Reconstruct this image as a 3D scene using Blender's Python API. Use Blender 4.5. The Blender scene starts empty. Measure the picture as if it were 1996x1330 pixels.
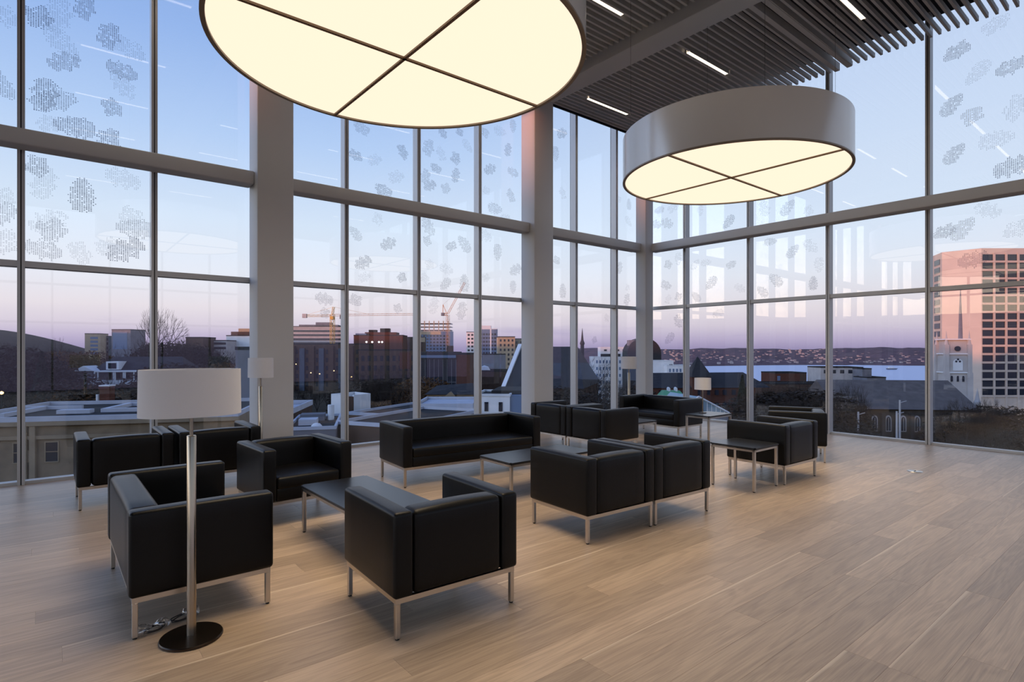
import bpy, bmesh, math, random
from mathutils import Vector, Matrix

rnd = random.Random(7)
SC = bpy.context.scene
COL = SC.collection
PI = math.pi

# ------------------------------------------------------------------ camera
FPX, CX, HY, EYE = 1114.0, 998.0, 682.0, 1.55          # focal length and horizon in photograph pixels
FX, FY = 0.6327, 0.7744                                 # view direction on plan (x along back wall, y towards it)
RX, RY = FY, -FX
cam_d = bpy.data.cameras.new('camera')
cam = bpy.data.objects.new('camera', cam_d); COL.objects.link(cam)
cam.location = (0, 0, EYE)
cam.rotation_euler = (PI / 2, 0, -math.atan2(FX, FY))
cam_d.sensor_width = 36.0
cam_d.lens = 36.0 * FPX / 1996.0
cam_d.shift_y = (HY - 665.0) / 1996.0
cam_d.clip_end = 8000
cam_d.clip_start = 0.05
SC.camera = cam

# ------------------------------------------------------------------ world
def lin(c):
    return tuple(((v / 255.0) / 12.92 if v <= 10 else (((v / 255.0) + 0.055) / 1.055) ** 2.4) for v in c)

W = bpy.data.worlds.new('dusk_sky'); SC.world = W; W.use_nodes = True
nt = W.node_tree; nt.nodes.clear()
N = lambda t: nt.nodes.new(t)
L = lambda a, b: nt.links.new(a, b)
tc = N('ShaderNodeTexCoord'); sep = N('ShaderNodeSeparateXYZ'); L(tc.outputs['Generated'], sep.inputs[0])
mr = N('ShaderNodeMapRange'); L(sep.outputs['Z'], mr.inputs['Value'])
mr.inputs['From Min'].default_value = -0.1; mr.inputs['From Max'].default_value = 0.9
cr = N('ShaderNodeValToRGB'); L(mr.outputs[0], cr.inputs[0])
SKY = [(-0.1, (120, 112, 150)), (0.0, (148, 138, 176)), (0.018, (180, 168, 198)), (0.040, (208, 198, 213)), (0.066, (222, 214, 222)), (0.12, (222, 226, 238)),
       (0.20, (211, 226, 246)), (0.32, (178, 204, 243)), (0.44, (148, 180, 234)), (0.70, (92, 128, 196)), (0.9, (74, 106, 178))]
el = cr.color_ramp.elements
while len(el) < len(SKY): el.new(0.5)
for e, (z, c) in zip(el, SKY):
    e.position = z + 0.1; e.color = lin(c) + (1,)
# the side of the sunset (-x) is warmer and brighter, the opposite side pinker
dt = N('ShaderNodeVectorMath'); dt.operation = 'DOT_PRODUCT'; L(tc.outputs['Generated'], dt.inputs[0])
dt.inputs[1].default_value = (-0.97, 0.24, 0.0)
gl = N('ShaderNodeMapRange'); gl.interpolation_type = 'SMOOTHSTEP'; L(dt.outputs['Value'], gl.inputs['Value'])
gl.inputs['From Min'].default_value = 0.35; gl.inputs['From Max'].default_value = 1.0
gz = N('ShaderNodeMapRange'); L(sep.outputs['Z'], gz.inputs['Value'])
gz.inputs['From Min'].default_value = 0.22; gz.inputs['From Max'].default_value = 0.0
gm = N('ShaderNodeMath'); gm.operation = 'MULTIPLY'; L(gl.outputs[0], gm.inputs[0]); L(gz.outputs[0], gm.inputs[1])
ez = N('ShaderNodeMapRange'); ez.interpolation_type = 'SMOOTHSTEP'; L(sep.outputs['X'], ez.inputs['Value'])
ez.inputs['From Min'].default_value = 0.35; ez.inputs['From Max'].default_value = 0.95; ez.inputs['To Max'].default_value = 0.62
eh = N('ShaderNodeMapRange'); L(sep.outputs['Z'], eh.inputs['Value']); eh.inputs['From Min'].default_value = 0.12; eh.inputs['From Max'].default_value = 0.26
em = N('ShaderNodeMath'); em.operation = 'MULTIPLY'; L(ez.outputs[0], em.inputs[0]); L(eh.outputs[0], em.inputs[1])
me_ = N('ShaderNodeMix'); me_.data_type = 'RGBA'; L(em.outputs[0], me_.inputs[0]); L(cr.outputs[0], me_.inputs[6]); me_.inputs[7].default_value = lin((212, 224, 243)) + (1,)
mx = N('ShaderNodeMix'); mx.data_type = 'RGBA'; L(gm.outputs[0], mx.inputs[0]); L(me_.outputs[2], mx.inputs[6])
mx.inputs[7].default_value = (1.0, 0.74, 0.44, 1)
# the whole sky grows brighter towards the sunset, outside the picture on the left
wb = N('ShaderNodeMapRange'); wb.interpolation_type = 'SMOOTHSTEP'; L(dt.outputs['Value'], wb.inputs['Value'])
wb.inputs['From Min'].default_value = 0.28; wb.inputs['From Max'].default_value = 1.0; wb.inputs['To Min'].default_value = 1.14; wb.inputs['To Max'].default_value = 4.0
# faint cloud bank low over the horizon
nz = N('ShaderNodeTexNoise'); mp = N('ShaderNodeMapping'); L(tc.outputs['Generated'], mp.inputs[0]); mp.inputs['Scale'].default_value = (5, 5, 45)
L(mp.outputs[0], nz.inputs['Vector']); nz.inputs['Scale'].default_value = 1.0; nz.inputs['Detail'].default_value = 4
cl = N('ShaderNodeMapRange'); L(nz.outputs[0], cl.inputs['Value']); cl.inputs['From Min'].default_value = 0.56; cl.inputs['From Max'].default_value = 0.7
clz = N('ShaderNodeMapRange'); L(sep.outputs['Z'], clz.inputs['Value']); clz.inputs['From Min'].default_value = 0.06; clz.inputs['From Max'].default_value = 0.02
clm = N('ShaderNodeMath'); clm.operation = 'MULTIPLY'; L(cl.outputs[0], clm.inputs[0]); L(clz.outputs[0], clm.inputs[1])
clk = N('ShaderNodeMath'); clk.operation = 'MULTIPLY'; L(clm.outputs[0], clk.inputs[0]); clk.inputs[1].default_value = 0.5
mx2 = N('ShaderNodeMix'); mx2.data_type = 'RGBA'; L(clk.outputs[0], mx2.inputs[0]); L(mx.outputs[2], mx2.inputs[6]); mx2.inputs[7].default_value = lin((160, 150, 190)) + (1,)
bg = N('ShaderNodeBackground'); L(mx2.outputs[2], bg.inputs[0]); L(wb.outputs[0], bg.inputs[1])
wo = N('ShaderNodeOutputWorld'); L(bg.outputs[0], wo.inputs[0])
W.cycles.sampling_method = 'MANUAL'; W.cycles.sample_map_resolution = 512

# ------------------------------------------------------------------ sun, just above the western hill
sun_d = bpy.data.lights.new('setting_sun', 'SUN'); sun_d.energy = 2.9; sun_d.color = (1.0, 0.33, 0.15); sun_d.angle = math.radians(0.9)
sun = bpy.data.objects.new('setting_sun', sun_d); COL.objects.link(sun)
SUN = Vector((-1.0, -0.10, 0.027)).normalized()
sun.rotation_euler = SUN.to_track_quat('Z', 'Y').to_euler()
sun.location = (-60, 0, 30)

# ------------------------------------------------------------------ view
vs = SC.view_settings
SC.display_settings.display_device = 'sRGB'
vs.view_transform = 'Standard'; vs.look = 'None'; vs.exposure = 0.0; vs.gamma = 1.0; vs.use_curve_mapping = False
SC.cycles.use_denoising = True
SC.cycles.transparent_max_bounces = 32
SC.cycles.max_bounces = 8
SC.cycles.diffuse_bounces = 4
SC.cycles.sample_clamp_indirect = 4.0
SC.cycles.caustics_reflective = False; SC.cycles.caustics_refractive = False

LED_POWER = 3.2        # radiance of the strips
LED_WATT = 4.0         # downward light of each strip
DRUM_POWER = 1.0
DRUM_WATT = 34.0

# ------------------------------------------------------------------ helpers
def ray(px):
    a = (px - CX) / FPX
    return FX + RX * a, FY + RY * a
def at(px, depth):
    dx, dy = ray(px); return dx * depth, dy * depth
def zat(py, depth):
    return EYE + (HY - py) / FPX * depth

def tag(o, label=None, cat=None, group=None, kind=None):
    if label: o['label'] = label
    if cat: o['category'] = cat
    if group: o['group'] = group
    if kind: o['kind'] = kind
    return o
def link(name, data, parent=None, loc=None, rz=None):
    o = bpy.data.objects.new(name, data); COL.objects.link(o)
    if parent is not None: o.parent = parent
    if loc is not None: o.location = loc
    if rz is not None: o.rotation_euler = (0, 0, rz)
    return o
def thing(name, label, cat, loc=(0, 0, 0), rz=0.0, group=None):
    return tag(link(name, None, None, loc, rz), label, cat, group)
def setting(name, label, loc=(0, 0, 0), data=None):
    o = link(name, data, None, loc); o['kind'] = 'structure'; o['label'] = label
    return o
def copy_tree(o, parent=None):
    c = o.copy(); COL.objects.link(c); c.parent = parent
    for ch in list(o.children): copy_tree(ch, c)
    return c

class MB:
    def __init__(s): s.v = []; s.f = []
    def add(s, vs_, fs_):
        b = len(s.v); s.v += [tuple(p) for p in vs_]; s.f += [tuple(b + i for i in f) for f in fs_]; return s
    def box(s, x0, x1, y0, y1, z0, z1):
        return s.add([(x0, y0, z0), (x1, y0, z0), (x1, y1, z0), (x0, y1, z0), (x0, y0, z1), (x1, y0, z1), (x1, y1, z1), (x0, y1, z1)],
                     [(3, 2, 1, 0), (4, 5, 6, 7), (0, 1, 5, 4), (1, 2, 6, 5), (2, 3, 7, 6), (3, 0, 4, 7)])
    def prism(s, poly, y0, y1, axis='y'):
        n = len(poly)
        if axis == 'y': a = [(p[0], y0, p[1]) for p in poly]; b = [(p[0], y1, p[1]) for p in poly]
        elif axis == 'x': a = [(y0, p[0], p[1]) for p in poly]; b = [(y1, p[0], p[1]) for p in poly]
        else: a = [(p[0], p[1], y0) for p in poly]; b = [(p[0], p[1], y1) for p in poly]
        fs = [tuple(range(n)), tuple(range(2 * n - 1, n - 1, -1))]
        fs += [(i, n + i, n + (i + 1) % n, (i + 1) % n) for i in range(n)]
        return s.add(a + b, fs)
    def tube(s, p, q, r0, r1=None, n=8, cap=True):
        p = Vector(p); q = Vector(q); r1 = r0 if r1 is None else r1
        d = (q - p)
        if d.length < 1e-9: return s
        d.normalize(); u = d.orthogonal().normalized(); w = d.cross(u)
        vs_ = []
        for c, r in ((p, r0), (q, r1)):
            for i in range(n):
                t = 2 * PI * i / n; vs_.append(c + (u * math.cos(t) + w * math.sin(t)) * r)
        fs = [(i, (i + 1) % n, n + (i + 1) % n, n + i) for i in range(n)]
        if cap: fs += [tuple(range(n - 1, -1, -1)), tuple(range(n, 2 * n))]
        return s.add(vs_, fs)
    def lathe(s, prof, n=32, c=(0, 0), sx=1.0, sy=1.0, cap=False):
        m = len(prof); vs_ = []
        for i in range(n):
            t = 2 * PI * i / n
            for r, z in prof: vs_.append((c[0] + r * sx * math.cos(t), c[1] + r * sy * math.sin(t), z))
        fs = []
        for i in range(n):
            j = (i + 1) % n
            for k in range(m - 1): fs.append((i * m + k, j * m + k, j * m + k + 1, i * m + k + 1))
        if cap:
            fs.append(tuple(i * m for i in range(n - 1, -1, -1))); fs.append(tuple(i * m + m - 1 for i in range(n)))
        return s.add(vs_, fs)
    def mesh(s, name, mat, smooth=False):
        me = bpy.data.meshes.new(name); me.from_pydata(s.v, [], s.f)
        if mat: me.materials.append(mat)
        bm = bmesh.new(); bm.from_mesh(me); bmesh.ops.recalc_face_normals(bm, faces=bm.faces); bm.to_mesh(me); bm.free()
        if smooth:
            for p in me.polygons: p.use_smooth = True
        me.update(); return me
    def build(s, name, mat, parent=None, loc=None, rz=None, smooth=False, auto=None):
        me = s.mesh(name, mat, smooth)
        if auto is not None: sharp(me, auto)
        return link(name, me, parent, loc, rz)

def sharp(me, deg=35):   # smooth shading, creased above the given angle
    for p in me.polygons: p.use_smooth = True
    me.set_sharp_from_angle(angle=math.radians(deg))

def rbox(name, mat, x0, x1, y0, y1, z0, z1, r=0.02, seg=3, crown=0.0, axis='z'):
    """upholstered block: bevelled box, optionally with a slightly crowned top"""
    bm = bmesh.new()
    bmesh.ops.create_cube(bm, size=1.0)
    for v in bm.verts:
        v.co = Vector(((x0 + x1) / 2 + v.co.x * (x1 - x0), (y0 + y1) / 2 + v.co.y * (y1 - y0), (z0 + z1) / 2 + v.co.z * (z1 - z0)))
    bmesh.ops.bevel(bm, geom=list(bm.edges), offset=r, segments=seg, profile=0.5, affect='EDGES')
    if crown:
        bmesh.ops.subdivide_edges(bm, edges=[e for e in bm.edges if e.calc_length() > 0.2], cuts=5, use_grid_fill=True)
        cx_, cy_ = (x0 + x1) / 2, (y0 + y1) / 2
        for v in bm.verts:
            if v.co.z > z1 - 0.004:
                u = (v.co.x - cx_) / (x1 - x0) * 2; w = (v.co.y - cy_) / (y1 - y0) * 2
                v.co.z += crown * max(0, 1 - u * u) * max(0, 1 - w * w)
    me = bpy.data.meshes.new(name); bm.to_mesh(me); bm.free()
    me.materials.append(mat)
    sharp(me, 20 if seg == 1 else 60)
    return me

# ------------------------------------------------------------------ materials
MATS = {}
def mat(name, col, rough=0.6, metal=0.0, spec=0.5, var=0.0, vscale=3.0, bump=0.0, bscale=60.0, coat=0.0, srgb=True):
    m = bpy.data.materials.new(name); m.use_nodes = True
    t = m.node_tree; b = t.nodes['Principled BSDF']
    c = lin(col) if srgb else col
    b.inputs['Base Color'].default_value = tuple(c) + (1,)
    b.inputs['Roughness'].default_value = rough; b.inputs['Metallic'].default_value = metal
    b.inputs['Specular IOR Level'].default_value = spec
    if coat: b.inputs['Coat Weight'].default_value = coat
    if var or bump:
        tco = t.nodes.new('ShaderNodeTexCoord')
    if var:
        n = t.nodes.new('ShaderNodeTexNoise'); n.inputs['Scale'].default_value = vscale; n.inputs['Detail'].default_value = 5
        t.links.new(tco.outputs['Object'], n.inputs['Vector'])
        r = t.nodes.new('ShaderNodeValToRGB'); t.links.new(n.outputs[0], r.inputs[0])
        r.color_ramp.elements[0].position = 0.3; r.color_ramp.elements[1].position = 0.7
        r.color_ramp.elements[0].color = tuple(max(0, x * (1 - var)) for x in c) + (1,)
        r.color_ramp.elements[1].color = tuple(min(1, x * (1 + var)) for x in c) + (1,)
        t.links.new(r.outputs[0], b.inputs['Base Color'])
    if bump:
        n2 = t.nodes.new('ShaderNodeTexNoise'); n2.inputs['Scale'].default_value = bscale; n2.inputs['Detail'].default_value = 3
        t.links.new(tco.outputs['Object'], n2.inputs['Vector'])
        bp = t.nodes.new('ShaderNodeBump'); bp.inputs['Strength'].default_value = bump; bp.inputs['Distance'].default_value = 0.01
        t.links.new(n2.outputs[0], bp.inputs['Height']); t.links.new(bp.outputs[0], b.inputs['Normal'])
    MATS[name] = m
    return m
def emit(name, col, strength, srgb=False):
    m = bpy.data.materials.new(name); m.use_nodes = True
    t = m.node_tree; t.nodes.clear()
    e = t.nodes.new('ShaderNodeEmission'); e.inputs[0].default_value = tuple(col) + (1,); e.inputs[1].default_value = strength
    o = t.nodes.new('ShaderNodeOutputMaterial'); t.links.new(e.outputs[0], o.inputs[0])
    return m
def glass_mat(name, tint=(1, 1, 1), f0=0.04, gain=1.0, rough=0.0):
    m = bpy.data.materials.new(name); m.use_nodes = True
    t = m.node_tree; t.nodes.clear()
    lw = t.nodes.new('ShaderNodeLayerWeight'); lw.inputs[0].default_value = 0.5
    p = t.nodes.new('ShaderNodeMath'); p.operation = 'POWER'; t.links.new(lw.outputs['Facing'], p.inputs[0]); p.inputs[1].default_value = 5.0
    q = t.nodes.new('ShaderNodeMath'); q.operation = 'MULTIPLY_ADD'; t.links.new(p.outputs[0], q.inputs[0]); q.inputs[1].default_value = 0.96 * gain; q.inputs[2].default_value = f0 * gain
    tr = t.nodes.new('ShaderNodeBsdfTransparent'); tr.inputs[0].default_value = tuple(tint) + (1,)
    g = t.nodes.new('ShaderNodeBsdfGlossy'); g.inputs['Roughness'].default_value = rough; g.inputs[0].default_value = (1, 1, 1, 1)
    mixs = t.nodes.new('ShaderNodeMixShader'); t.links.new(q.outputs[0], mixs.inputs[0]); t.links.new(tr.outputs[0], mixs.inputs[1]); t.links.new(g.outputs[0], mixs.inputs[2])
    o = t.nodes.new('ShaderNodeOutputMaterial'); t.links.new(mixs.outputs[0], o.inputs[0])
    return m

M_leather = mat('black_leather', (11, 10, 10), 0.36, spec=0.22, bump=0.12, bscale=220)
M_steel = mat('brushed_steel', (196, 188, 178), 0.28, metal=1.0)
M_lampsteel = mat('lamp_steel', (164, 152, 136), 0.26, metal=1.0)
M_foot = mat('rubber_foot', (26, 25, 25), 0.7)
M_tabletop = mat('black_tabletop', (28, 29, 32), 0.3, spec=0.5)
M_shade = mat('linen_shade', (222, 220, 222), 0.85, spec=0.2, bump=0.2, bscale=400)
M_bronze = mat('dark_base', (70, 60, 52), 0.3, metal=0.9)
M_sunblock = mat('sun_block_grey', (120, 116, 112), 0.7)
M_white = mat('painted_white', (208, 207, 206), 0.55, spec=0.4)
M_alu = mat('window_aluminium', (190, 189, 188), 0.42, metal=0.25, spec=0.5)
M_gasket = mat('black_gasket', (24, 25, 28), 0.6)
M_slat = mat('grey_slat', (206, 204, 202), 0.5, spec=0.4)
M_slatdark = mat('ceiling_plenum', (34, 34, 36), 0.9)
M_drum = mat('drum_metal', (222, 220, 219), 0.22, metal=0.12, spec=0.9)
M_drumrim = mat('drum_rim', (140, 126, 112), 0.45, metal=0.2)
M_bar = mat('diffuser_bar', (120, 96, 74), 0.5)
M_cable = mat('steel_cable', (90, 88, 86), 0.4, metal=1.0)
M_diff = emit('lamp_diffuser', (1.16, 0.95, 0.72), DRUM_POWER)
M_led = emit('led_tube', (1.0, 0.82, 0.62), LED_POWER)
M_glass = glass_mat('window_glass', (0.985, 0.99, 0.985))
M_clear = glass_mat('clear_plastic', (0.93, 0.93, 0.94), 0.10, 1.6, 0.08)

def frit(name, mixf):
    m = bpy.data.materials.new(name); m.use_nodes = True
    t = m.node_tree; t.nodes.clear()
    d = t.nodes.new('ShaderNodeBsdfDiffuse'); d.inputs[0].default_value = lin((78, 94, 156)) + (1,)
    tr = t.nodes.new('ShaderNodeBsdfTransparent')
    s = t.nodes.new('ShaderNodeMixShader'); s.inputs[0].default_value = mixf
    t.links.new(tr.outputs[0], s.inputs[1]); t.links.new(d.outputs[0], s.inputs[2])
    o = t.nodes.new('ShaderNodeOutputMaterial'); t.links.new(s.outputs[0], o.inputs[0])
    return m
M_frit = [frit('leaf_frit_dark', 0.75), frit('leaf_frit_mid', 0.56), frit('leaf_frit_faint', 0.30)]

def floor_mat(name, island=False):
    m = bpy.data.materials.new(name); m.use_nodes = True
    t = m.node_tree; b = t.nodes['Principled BSDF']; n_ = t.nodes.new; l_ = t.links.new
    tco = n_('ShaderNodeTexCoord')
    if island: info = n_('ShaderNodeNewGeometry'); rsock = info.outputs['Random Per Island']
    else: info = n_('ShaderNodeObjectInfo'); rsock = info.outputs['Random']
    geo = n_('ShaderNodeNewGeometry')
    off = n_('ShaderNodeMath'); off.operation = 'MULTIPLY'; l_(rsock, off.inputs[0]); off.inputs[1].default_value = 91.0
    cmb = n_('ShaderNodeCombineXYZ'); l_(off.outputs[0], cmb.inputs[0]); l_(off.outputs[0], cmb.inputs[2])
    add = n_('ShaderNodeVectorMath'); l_(geo.outputs['Position'], add.inputs[0]); l_(cmb.outputs[0], add.inputs[1])
    mp1 = n_('ShaderNodeMapping'); l_(add.outputs[0], mp1.inputs[0]); mp1.inputs['Scale'].default_value = (1.1, 9.0, 1.0)
    # large cathedral figure
    nA = n_('ShaderNodeTexNoise'); l_(mp1.outputs[0], nA.inputs['Vector']); nA.inputs['Scale'].default_value = 0.9; nA.inputs['Detail'].default_value = 3; nA.inputs['Distortion'].default_value = 0.6
    ring = n_('ShaderNodeMath'); ring.operation = 'MULTIPLY'; l_(nA.outputs[0], ring.inputs[0]); ring.inputs[1].default_value = 34.0
    sn = n_('ShaderNodeMath'); sn.operation = 'SINE'; l_(ring.outputs[0], sn.inputs[0])
    mp2 = n_('ShaderNodeMapping'); l_(add.outputs[0], mp2.inputs[0]); mp2.inputs['Scale'].default_value = (3.0, 120.0, 1.0)
    nB = n_('ShaderNodeTexNoise'); l_(mp2.outputs[0], nB.inputs['Vector']); nB.inputs['Scale'].default_value = 1.0; nB.inputs['Detail'].default_value = 4
    gr = n_('ShaderNodeMath'); gr.operation = 'MULTIPLY_ADD'; l_(sn.outputs[0], gr.inputs[0]); gr.inputs[1].default_value = 0.11; l_(nB.outputs[0], gr.inputs[2])
    ra = n_('ShaderNodeValToRGB'); l_(gr.outputs[0], ra.inputs[0])
    ra.color_ramp.elements[0].position = 0.05; ra.color_ramp.elements[0].color = lin((156, 133, 112)) + (1,)
    ra.color_ramp.elements[1].position = 0.80; ra.color_ramp.elements[1].color = lin((202, 178, 152)) + (1,)
    # each board has its own tone, some with pale sapwood edges
    wn = n_('ShaderNodeTexWhiteNoise'); wn.noise_dimensions = '1D'; l_(rsock, wn.inputs['W'])
    tone = n_('ShaderNodeMapRange'); l_(wn.outputs['Value'], tone.inputs['Value']); tone.inputs['To Min'].default_value = 0.80; tone.inputs['To Max'].default_value = 1.10
    mu = n_('ShaderNodeMix'); mu.data_type = 'RGBA'; mu.blend_type = 'MULTIPLY'; mu.inputs[0].default_value = 1.0
    l_(ra.outputs[0], mu.inputs[6])
    tc2 = n_('ShaderNodeCombineColor'); [l_(tone.outputs[0], tc2.inputs[i]) for i in range(3)]
    l_(tc2.outputs[0], mu.inputs[7])
    if island: l_(mu.outputs[2], b.inputs['Base Color'])
    else:
        sy = n_('ShaderNodeSeparateXYZ'); l_(tco.outputs['Object'], sy.inputs[0])
        wob = n_('ShaderNodeMath'); wob.operation = 'MULTIPLY_ADD'; l_(nA.outputs[0], wob.inputs[0]); wob.inputs[1].default_value = 0.03; l_(sy.outputs['Y'], wob.inputs[2])
        ed = n_('ShaderNodeMapRange'); ed.interpolation_type = 'SMOOTHSTEP'; l_(wob.outputs[0], ed.inputs['Value']); ed.inputs['From Min'].default_value = 0.092; ed.inputs['From Max'].default_value = 0.108
        wn2 = n_('ShaderNodeTexWhiteNoise'); wn2.noise_dimensions = '1D'; l_(off.outputs[0], wn2.inputs['W'])
        gt = n_('ShaderNodeMath'); gt.operation = 'GREATER_THAN'; l_(wn2.outputs['Value'], gt.inputs[0]); gt.inputs[1].default_value = 0.80
        fm_ = n_('ShaderNodeMath'); fm_.operation = 'MULTIPLY'; l_(ed.outputs[0], fm_.inputs[0]); l_(gt.outputs[0], fm_.inputs[1])
        f2 = n_('ShaderNodeMath'); f2.operation = 'MULTIPLY'; l_(fm_.outputs[0], f2.inputs[0]); f2.inputs[1].default_value = 0.65
        sap = n_('ShaderNodeMix'); sap.data_type = 'RGBA'; l_(f2.outputs[0], sap.inputs[0]); l_(mu.outputs[2], sap.inputs[6]); sap.inputs[7].default_value = lin((226, 206, 180)) + (1,)
        l_(sap.outputs[2], b.inputs['Base Color'])
    rr = n_('ShaderNodeMapRange'); l_(nB.outputs[0], rr.inputs['Value']); rr.inputs['To Min'].default_value = 0.30; rr.inputs['To Max'].default_value = 0.46
    l_(rr.outputs[0], b.inputs['Roughness']); b.inputs['Specular IOR Level'].default_value = 0.5
    bp = n_('ShaderNodeBump'); bp.inputs['Strength'].default_value = 0.12; bp.inputs['Distance'].default_value = 0.002
    l_(gr.outputs[0], bp.inputs['Height']); l_(bp.outputs[0], b.inputs['Normal'])
    return m
M_floor = floor_mat('oak_board'); M_floor_far = floor_mat('oak_board_far', True)
M_sub = mat('subfloor', (60, 50, 42), 0.9)

# ------------------------------------------------------------------ room shell
YB, XR = 8.73, 11.28          # glass planes of the back and the right wall
XL, YF = -8.2, -9.0           # far ends of the room outside the picture
ZC = 6.60                     # underside of the ceiling slats
ZT = 7.05                     # top of the glazing

floor = setting('floor', 'pale oak board floor with long staggered planks running along the back windows', (0, 0, 0))
sub = MB().box(XL, XR + 0.05, YF, YB + 0.05, -0.35, -0.016).build('floor_slab', M_sub, floor)
# boards
PW = 0.20
boards = []
yy = YF; row = 0
while yy < YB - 0.12:
    y1 = min(yy + PW, YB - 0.09)
    x = XL - rnd.uniform(0, 1.6)
    while x < XR - 0.1:
        ln = rnd.choice([1.4, 1.8, 2.0, 2.2, 2.4])
        xa, xb = max(x, XL), min(x + ln, XR - 0.09)
        if xb - xa > 0.03: boards.append((xa, xb, yy, y1))
        x += ln
    yy += PW; row += 1
def px_area(b):
    q = []
    for X, Y in ((b[0], b[2]), (b[1], b[2]), (b[1], b[3]), (b[0], b[3])):
        d = FX * X + FY * Y; l = RX * X + RY * Y
        if d < 0.5: return 0
        u = CX + FPX * l / d; v = HY + FPX * EYE / d
        q.append((min(max(u, 0), 1996), min(max(v, 0), 1330)))
    return abs(sum(q[i][0] * q[(i + 1) % 4][1] - q[(i + 1) % 4][0] * q[i][1] for i in range(4))) / 2
boards.sort(key=px_area, reverse=True)
G = 0.0003; CH = 0.0008
def board_geo(mb, x0, x1, y0, y1, top=0.0):
    a = [(x0 + G, y0 + G), (x1 - G, y0 + G), (x1 - G, y1 - G), (x0 + G, y1 - G)]
    c = [(x0 + G + CH, y0 + G + CH), (x1 - G - CH, y0 + G + CH), (x1 - G - CH, y1 - G - CH), (x0 + G + CH, y1 - G - CH)]
    vs_ = [p + (-0.016,) for p in a] + [p + (top - CH * 0.7,) for p in a] + [p + (top,) for p in c]
    fs = [(8, 9, 10, 11)]
    for i in range(4):
        j = (i + 1) % 4
        fs += [(i, j, 4 + j, 4 + i), (4 + i, 4 + j, 8 + j, 8 + i)]
    mb.add(vs_, fs)
cache = {}
for (xa, xb, ya, yb) in boards[:300]:
    k = (round(xb - xa, 3), round(yb - ya, 3))
    if k not in cache:
        mb = MB(); board_geo(mb, -k[0] / 2, k[0] / 2, -k[1] / 2, k[1] / 2); cache[k] = mb.mesh('plank', M_floor)
    link('plank', cache[k], floor, ((xa + xb) / 2, (ya + yb) / 2, 0))
mb = MB()
for bd in boards[300:]: board_geo(mb, *bd)
tag(mb.build('far_planks', M_floor_far, floor), kind='stuff')

# ---- glazing of one wall -------------------------------------------------
ZTR0, ZTR1 = 2.50, 2.57       # slim transom
ZB0, ZB1 = 3.83, 4.01         # heavy cross beam
pane_mesh = {}
def glazed_wall(name, label, u0, u1, posts, put, cut_beam=()):
    """put(u, d): room position of the point u metres along the wall and d metres inwards from the glass"""
    root = setting(name, label)
    def bx(nm, m, ua, ub, da, db, z0, z1):
        (xa, ya), (xb, yb) = put(ua, da), put(ub, db)
        return MB().box(min(xa, xb), max(xa, xb), min(ya, yb), max(ya, yb), z0, z1).build(nm, m, root)
    bx('sill', M_alu, u0, u1, -0.03, 0.09, -0.016, 0.035)
    bx('sill_gasket', M_gasket, u0, u1, -0.05, -0.03, -0.2, 0.02)
    edges = sorted(set([u0] + list(posts) + [u1]))
    for p in posts:
        # split aluminium mullion: two halves with a dark gasket between
        bx('mullion', M_alu, p - 0.034, p - 0.006, -0.02, 0.135, 0.0, ZT)
        bx('mullion', M_alu, p + 0.006, p + 0.034, -0.02, 0.135, 0.0, ZT)
        bx('mullion_gasket', M_gasket, p - 0.006, p + 0.006, -0.06, 0.120, 0.0, ZT)
    rows = [(0.035, ZTR0 + 0.01), (ZTR1 - 0.01, ZB0 + 0.06), (ZB0 + 0.12, ZT)]
    panes = []
    for a, b in zip(edges[:-1], edges[1:]):
        if b - a < 0.15: continue
        bx('transom', M_alu, a + 0.03, b - 0.03, -0.02, 0.12, ZTR0, ZTR1)
        bx('transom', M_alu, a + 0.03, b - 0.03, -0.02, 0.05, ZB0 + 0.05, ZB0 + 0.13)
        for r, (z0, z1) in enumerate(rows):
            o = bx('pane', M_glass, a + 0.02, b - 0.02, 0.0, 0.010, z0, z1)
            panes.append((a, b, z0, z1, o))
    return root, panes

BP = [-7.97 + 1.2945 * i for i in range(15)]           # mullions of the back wall
BP = [-6.686, -5.391, -4.097, -2.802, -1.508, -0.213, 1.09, 2.38, 3.67, 4.965, 6.26, 7.55, 8.81, 10.12]
wall_back, panes_b = glazed_wall('wall_back', 'tall aluminium and glass curtain wall behind the sofas, printed with dotted leaves',
                                 XL, XR, BP, lambda u, d: (u, YB - d))
RP = [-7.74, -6.21, -4.68, -3.15, -1.62, -0.13, 1.40, 2.93, 4.47, 6.0, 7.51]
wall_right, panes_r = glazed_wall('wall_right', 'glass curtain wall on the harbour side with aluminium mullions',
                                  YF, YB, RP, lambda u, d: (XR - d, u))
wall_left, _ = glazed_wall('wall_left', 'glass curtain wall on the sunset side, outside the picture',
                           YF, YB, [-6.4, -3.8, -1.2, 1.4, 4.0, 6.6], lambda u, d: (XL + d, u))
MB().box(XL - 0.25, XL - 0.06, YF, 5.6, 4.0, ZT).box(XL - 0.25, XL - 0.06, 7.75, YB, 4.0, ZT).build('sun_block', M_sunblock, wall_left)  # unseen panels added to block the low sun except through one slot
wall_front, _ = glazed_wall('wall_front', 'unseen wall behind the camera, glazed to let in cool light',
                            XL, XR, [-6.6, -4.9, -3.2, -1.5, 0.2, 1.9, 3.6, 5.3, 7.0, 8.7], lambda u, d: (u, YF + d))  # unseen wall, made of glass to add cool light from behind
# corner post of the curtain wall
MB().box(XR - 0.06, XR + 0.02, YB - 0.06, YB + 0.02, 0, ZT).build('corner_mullion', M_alu, wall_right)

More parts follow.
